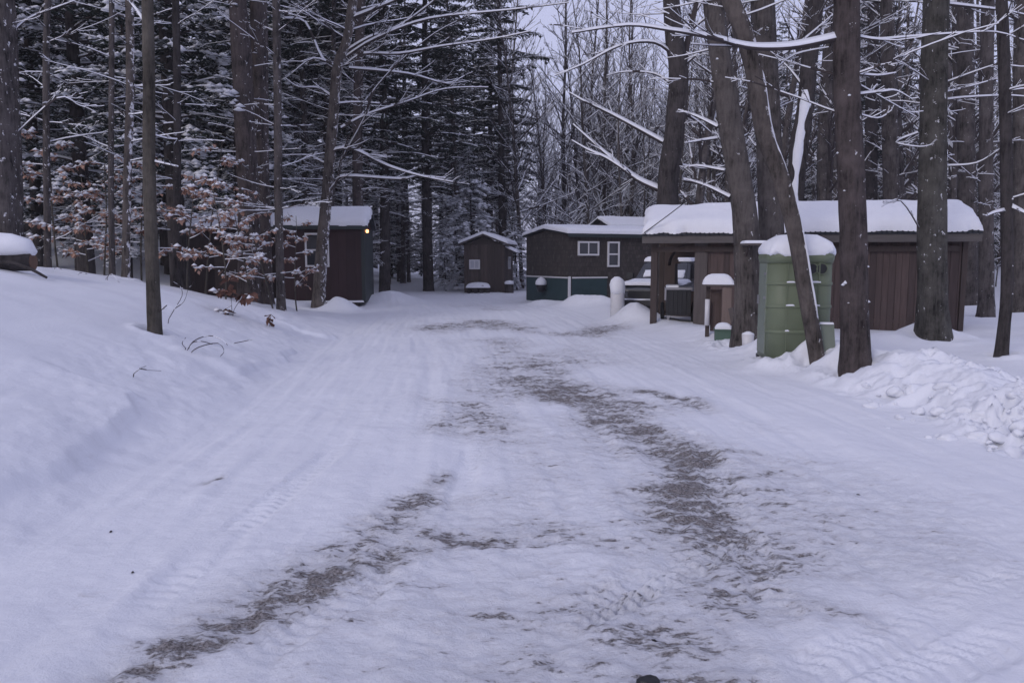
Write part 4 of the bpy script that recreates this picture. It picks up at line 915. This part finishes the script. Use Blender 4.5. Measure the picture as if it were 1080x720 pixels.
mb=MB(); mb.bx(2.585,2.625,-.55,.55,.66,.94); g_=mb.build('grille',[M['black']],tk)
mb=MB(); [mb.bx(2.628,2.64,-.55,.55,z,z+.02) for z in (.72,.82,.92)]; mb.build('bars',[M['black']],g_)
mb=MB(); mb.bx(2.6,2.82,-.95,.95,.52,.68); mb.build('bumper',[M['black']],tk,bevel=.02)
snow_slab('bumper_snow',(2.62,-.93,.68),(.2,0,0),(0,1.1,0),.035,tk,37,nu=12,nv=30,over=0,rag=.12)
snow_slab('hood_snow',(1.12,-.86,1.145),(1.25,0,-.07),(0,1.72,0),.10,tk,38,nu=18,nv=22,over=0,rag=.06); snow_slab('roof_snow',(-.85,-.70,1.765),(1.2,0,-.02),(0,1.4,0),.15,tk,39,nu=16,nv=18,over=.03)
snow_slab('windshield_snow',(.74,-.62,1.465),(.27,0,-.205),(0,1.24,0),.05,tk,40,nu=14,nv=18,over=0,rag=.08)
snow_slab('bed_snow',(-2.6,-.86,1.14),(1.5,0,.02),(0,1.72,0),.18,tk,41,nu=18,nv=20,over=0)
# snow clods thrown by the plow
CL='snow clods thrown up by the plow'
rq=random.Random(9)
mbc=[]
for i in range(3):
    mb=MB(); bm=bmesh.new(); bmesh.ops.create_icosphere(bm,subdivisions=3,radius=1)
    for v in bm.verts:
        c=v.co; f=1+1.0*float(fbm(np.array([c.x*1.6+i*7+c.z]),np.array([c.y*1.6+c.z*.8]),70+i,4)[0]); v.co=Vector((c.x*f,c.y*f*.9,c.z*f*.72))
    me=bpy.data.meshes.new('snow_clod'); bm.to_mesh(me); bm.free(); me.materials.append(M['snow'])
    for p in me.polygons: p.use_smooth=True
    mbc.append(me)
for i in range(80):
    px=rq.uniform(905,1085); py=rq.uniform(405,482); 
    if py>420+(px-905)*.38+rq.uniform(0,25): continue
    p=hit(px,py); s=.02+.085*rq.random()**3
    o=bpy.data.objects.new('snow_clod',rq.choice(mbc)); C.objects.link(o); o.location=(p.x,p.y,p.z); o.scale=(s*rq.uniform(.8,1.4),s,s*rq.uniform(.7,1)); o.rotation_euler=(rq.uniform(-.4,.4),rq.uniform(-.4,.4),rq.uniform(0,6))
    tag(o,'white clod of snow on the plowed bank right of the driveway','snow clod',CL)
# wire over the woodshed roof
t=empty('cable',ws.matrix_basis@Vector((.02,.0,ze+.1)),0,'thin black wire running from the woodshed corner up across its snowy roof','wire')
p1=at(732,206,17.0)-t.location; mb=MB(); mb.tube([p1*(i/8)+Vector((0,0,-.04*(i/8)*(1-i/8))) for i in range(9)],.011,6,0); mb.build('wire',[M['black']],t)
b=hit(684,719); t=empty('stone',(b.x,b.y,b.z),0,'dark stone lying on the driveway at the very bottom of the view','stone')
bm=bmesh.new(); bmesh.ops.create_icosphere(bm,subdivisions=2,radius=1)
for v in bm.verts: c=v.co; f=1+.5*float(fbm(np.array([c.x*1.3+c.z]),np.array([c.y*1.3]),90,3)[0]); v.co=Vector((c.x*f*.045,c.y*f*.03,c.z*f*.018+.006))
me=bpy.data.meshes.new('stone'); bm.to_mesh(me); bm.free(); me.materials.append(M['black']); o=bpy.data.objects.new('rock',me); C.objects.link(o); o.parent=t

# bits of bark and twig fallen on the snow
rb_=random.Random(31)
for i,(px,py) in enumerate([(110,594),(140,604),(117,561),(690,676),(905,522)]):
    p=hit(px,py); mb=MB(); L_=rb_.uniform(.008,.018); a_=rb_.uniform(0,3.1)
    mb.blob((0,0,0),(L_,L_*.6,.007),0,rb_); o=mb.build('bark_chip',[M['bark_dark']]); o.location=(p.x,p.y,p.z+.004); o.rotation_euler=(0,0,a_)
    tag(o,'tiny dark chip of bark fallen on the snow in the foreground','bark chip','bark chips on the foreground snow')
for o in list(bpy.data.objects):
    if o.type=='EMPTY' and o.location.z<-400:
        for ch in list(o.children): bpy.data.objects.remove(ch)
        bpy.data.objects.remove(o)
# ------------------------------------------------------------------ ground sheet, split into snowy ground and driveway
def axis(segs):
    out=[]
    for a,b,s in segs:
        n=max(1,int(round((b-a)/s))); out+=list(a+(b-a)*np.arange(n)/n)
    out.append(segs[-1][1]); return np.array(out)
gx=axis([(-400,-120,70),(-120,-40,8),(-40,-16,1.2),(-16,-10,.25),(-10,-5.3,.07),(-5.3,-3.6,.035),(-3.6,4.2,.026),(4.2,7,.045),(7,12,.12),(12,40,1.2),(40,120,8),(120,400,70)])
gy=axis([(-120,-20,10),(-20,0,1.0),(0,2.3,.2),(2.3,5.2,.022),(5.2,9,.032),(9,17,.06),(17,31,.11),(31,60,.6),(60,120,5),(120,600,60)])
X,Y=np.meshgrid(gx,gy,indexing='ij')
Z=zfun(X,Y)
def seg_mask(poly, w):
    out=np.zeros_like(X)
    P=[hit(px,py) for px,py,_ in poly]
    for (a,b,(_,_,wa),(_,_,wb)) in zip(P,P[1:],poly,poly[1:]):
        dx,dy=b.x-a.x,b.y-a.y; L=dx*dx+dy*dy+1e-9
        t=np.clip(((X-a.x)*dx+(Y-a.y)*dy)/L,0,1)
        d=np.hypot(X-a.x-t*dx,Y-a.y-t*dy); amp=wa+(wb-wa)*t
        amp=amp*(1+.18*sst(6,9,Y)); out=np.maximum(out,amp*np.exp(-(d/(w*1.7*(.35+1.35*vn(X*1.6,Y*1.1,4))))**2))
    return out
DIRT=np.zeros_like(X)
for poly,w in [([(100,735,.9),(200,680,1.0),(320,618,1.05),(385,580,.9)],.15),([(340,602,1.1),(400,596,.9),(460,570,.9),(590,560,.7),(700,590,.6)],.13),
               ([(400,560,.9),(440,530,.9),(470,500,.8)],.13),([(430,540,.5),(520,520,.5),(600,500,.4)],.2),
               ([(760,630,.8),(750,590,.8),(735,560,1.0),(720,520,1.1),(735,480,1.15),(700,465,1.0),(660,440,.9)],.24),
               ([(700,470,.8),(640,440,.9),(590,410,.95),(560,400,.8)],.4),([(520,450,.75),(500,430,.7),(480,425,.6)],.35),([(560,385,.75),(600,380,.7)],.5),
               ([(460,345,.75),(500,338,.8),(560,350,.7)],.6),([(600,352,.8),(650,345,.75)],.5),([(540,370,.6),(520,358,.6)],.5),
               ([(680,412,.95),(720,420,.9),(745,432,.5)],.16),([(770,475,.8),(800,478,.8)],.10),([(800,640,.6),(850,638,.75),(910,650,.5)],.08),
               ([(215,510,.95),(232,505,.95)],.05),([(680,600,.5),(740,560,.6)],.2),([(420,640,.4),(560,600,.45)],.25),([(280,690,.4),(480,560,.5)],.3),([(600,470,.45),(560,520,.4),(500,600,.4)],.4)]:
    DIRT=np.maximum(DIRT,seg_mask(poly,w))
mid=(xl(Y)+xr(Y))/2+.2
DIRT=np.maximum(DIRT,.78*np.exp(-((X-mid)/1.9)**2)*sst(.35,.75,vn(X*.55+3,Y*.40,14))*(1-sst(24,32,Y))*sst(-3,1,Y))
# tyre treads pressed into the packed snow
def track(p, q, half, amp, wav, ang):
    a=hit(*p); b=hit(*q); d=Vector((b.x-a.x,b.y-a.y)); L=d.length; d/=L
    s=(X-a.x)*d.x+(Y-a.y)*d.y; c=-(X-a.x)*d.y+(Y-a.y)*d.x
    m=(1-sst(half*.8,half,np.abs(c)))*sst(-.2,.3,s)*(1-sst(L-.4,L+.3,s))*sst(.2,.5,vn(X*1.2,Y*1.2,8))
    rip=np.sin((s+np.abs(c)*ang)*2*math.pi/wav)+.35*vn(X*25,Y*25,3)
    return m*(amp*1.9*rip-.02)
Zd=np.zeros_like(Z)
for args in [((400,720),(600,610),.14,.010,.085,.6),((470,735),(690,600),.14,.011,.085,.6),((640,640),(790,560),.12,.008,.085,.6),((250,700),(420,600),.12,.004,.085,-.5),
             ((800,735),(1090,600),.13,.005,.09,.6),((900,735),(1150,640),.13,.005,.09,.6),((150,640),(360,470),.11,.004,.09,.5),((830,660),(740,470),.11,.004,.09,.5),((460,620),(500,470),.10,.004,.08,.5)]:
    Zd+=track(*args)
inroad=sst(-.3,.2,X-xl(Y))*(1-sst(-.3,.3,X-xr(Y)))
# ruts along the driveway, crust crumbs, scraped patches
s_=X-(xl(Y)+xr(Y))/2
Zd+=inroad*(.06*fbm(s_*5.0,Y*.35,21,3)+.024*fbm(X*2.4,Y*3,22,3)+(.010+.05*np.clip(DIRT,0,1))*fbm(X*12,Y*14,23,4)+(.004+.022*np.clip(DIRT,0,1))*fbm(X*26,Y*26,24,2))
Zd-=.018*np.clip(DIRT,0,1)*inroad
Zd+=.030*np.clip(DIRT-.3,0,1)*fbm(X*7,Y*9,31,4)
# plowed lumps in the bank on the right, crumbly ledge on the left bank
er=X-xr(Y); lumpband=sst(-.1,.4,er)*(1-sst(1.7,2.6,er))*(1-.6*sst(9,13,Y))*(1-sst(14,16,Y))*sst(2,4,Y)
c1=np.abs(fbm(X*2.4,Y*2.4,41,3)); c2=np.abs(fbm(X*6,Y*6,42,3)); c3=np.abs(fbm(X*14,Y*14,47,2))
keep=.35+.65*sst(.35,.6,vn(X*.9,Y*.9,44))
Zd+=lumpband*keep*(.95*(.11-c1)+.42*(.09-c2)+.12*(.09-c3))
el=xl(Y)-X; wl=1.1*fbm(Y*.6,X*.6,51,4)
Zd+=.07*sst(.28,.38,el+wl)*(1-sst(.4,2.0,el+wl))*(1-sst(14,22,Y))*sst(.45,.6,vn(X*.5,Y*.9,52))
lb=sst(-.2,.3,el)*(1-sst(1.2,2.2,el))*(1-sst(16,24,Y)); Zd+=lb*(.08*fbm(X*2.2,Y*1.2,53,3)+.035*fbm(X*9,Y*7,54,3))
fb=sst(1.2,2.2,el)*(1-sst(20,30,Y)); Zd+=fb*.05*fbm(X*.9,Y*1.1,55,3)
mb2=np.exp(-((X-2.75)/.9)**2-((Y-19.2)/1)**2)+np.exp(-((X-2)/1.6)**2-((Y-26)/.8)**2); Zd+=np.clip(mb2,0,1)*.14*fbm(X*3,Y*3,61,3)
for mx,my,h,sx,sy in PADS: Zd+=h*np.exp(-((X-mx)/sx)**2-((Y-my)/sy)**2)*(.7+.6*vn(X*5,Y*5,72))
for bx_,by_,br_ in FORE:
    d_=np.hypot(X-bx_,Y-by_)
    Zd+=-.10*np.exp(-(d_/(br_*1.45))**2)+.05*np.exp(-((d_-br_*2.3)/(br_*.8))**2)*(.5+vn(X*4,Y*4,71))
Z=Z+Zd
nx,ny=X.shape
idx=np.arange(nx*ny).reshape(nx,ny)
quads=np.stack([idx[:-1,:-1],idx[1:,:-1],idx[1:,1:],idx[:-1,1:]],-1).reshape(-1,4)
cx=(X[:-1,:-1]+X[1:,1:])/2; cy=(Y[:-1,:-1]+Y[1:,1:])/2
isroad=((cx>xl(cy)-.05)&(cx<xr(cy)+.05)&(cy<60)&(cy>-60)).ravel()
P=np.stack([X,Y,Z],-1)
du=np.gradient(P,axis=0); dv=np.gradient(P,axis=1); NR=np.cross(du,dv); NR/=np.linalg.norm(NR,axis=-1,keepdims=True); NR=NR.reshape(-1,3)
P=P.reshape(-1,3)
def sheet(name, q):
    used,inv=np.unique(q.ravel(),return_inverse=True)
    me=bpy.data.meshes.new(name); me.vertices.add(len(used)); me.loops.add(q.size); me.polygons.add(len(q))
    me.vertices.foreach_set('co',P[used].astype(np.float32).ravel()); me.loops.foreach_set('vertex_index',inv.astype(np.int32).ravel())
    me.polygons.foreach_set('loop_start',(np.arange(len(q))*4).astype(np.int32)); me.polygons.foreach_set('use_smooth',np.ones(len(q),bool))
    me.update(calc_edges=True)
    a=me.attributes.new('dirt','FLOAT','POINT'); a.data.foreach_set('value',np.clip(DIRT.ravel()[used],0,1.3).astype(np.float32))
    me.normals_split_custom_set_from_vertices(NR[used])
    me.materials.append(M['ground'])
    o=bpy.data.objects.new(name,me); C.objects.link(o); tag(o,kind='structure'); return o
tag(sheet('snowy_ground',quads[~isroad]),'deep untouched snow on the banks and forest floor','ground')
tag(sheet('driveway',quads[isroad]),'plowed snow driveway with scraped gravel patches and tyre treads','driveway')

# ------------------------------------------------------------------ air
mb=MB(); mb.bx(-420,420,-140,640,-2.5,42); hz=mb.build('haze',[]); tag(hz,'thin cold evening haze in the air of the woods','haze',kind='stuff')
hm=bpy.data.materials.new('haze'); hm.use_nodes=True; hn=hm.node_tree; hn.nodes.remove(hn.nodes['Principled BSDF'])
pv=hn.nodes.new('ShaderNodeVolumePrincipled'); pv.inputs['Density'].default_value=.0010; pv.inputs['Color'].default_value=(.86,.86,.92,1); hn.links.new(pv.outputs[0],hn.nodes['Material Output'].inputs['Volume']); hz.data.materials.append(hm)
# ------------------------------------------------------------------ light
W=bpy.data.worlds.new('World'); scene.world=W; W.use_nodes=True; nt=W.node_tree
bg=nt.nodes['Background']; sky=nt.nodes.new('ShaderNodeTexSky'); sky.sky_type='NISHITA'; sky.sun_disc=False
ELEV,AZ=R(16),R(218)
sky.sun_elevation=ELEV; sky.sun_rotation=AZ; sky.air_density=1.0; sky.dust_density=3.0; sky.ozone_density=1.5
mx=nt.nodes.new('ShaderNodeMix'); mx.data_type='RGBA'; mx.inputs[0].default_value=.80
nt.links.new(sky.outputs[0],mx.inputs[6]); mx.inputs[7].default_value=(5.2,5.25,7.5,1)   # cloud cover: even lavender grey
nt.links.new(mx.outputs[2],bg.inputs[0]); bg.inputs[1].default_value=.138
sd=bpy.data.lights.new('sun','SUN'); sd.energy=.9; sd.angle=R(15); sd.color=(1.,.95,.95); so=bpy.data.objects.new('sun',sd); C.objects.link(so)
so.rotation_euler=(R(58),0,R(-38)) ; so.location=(0,-5,20)
scene.view_settings.view_transform='Standard'; scene.view_settings.look='None'; scene.view_settings.gamma=1; scene.view_settings.use_curve_mapping=False
scene.view_settings.exposure=-.13
scene.render.engine='CYCLES'; scene.cycles.max_bounces=5; scene.cycles.diffuse_bounces=3; scene.cycles.glossy_bounces=2; scene.cycles.use_denoising=True
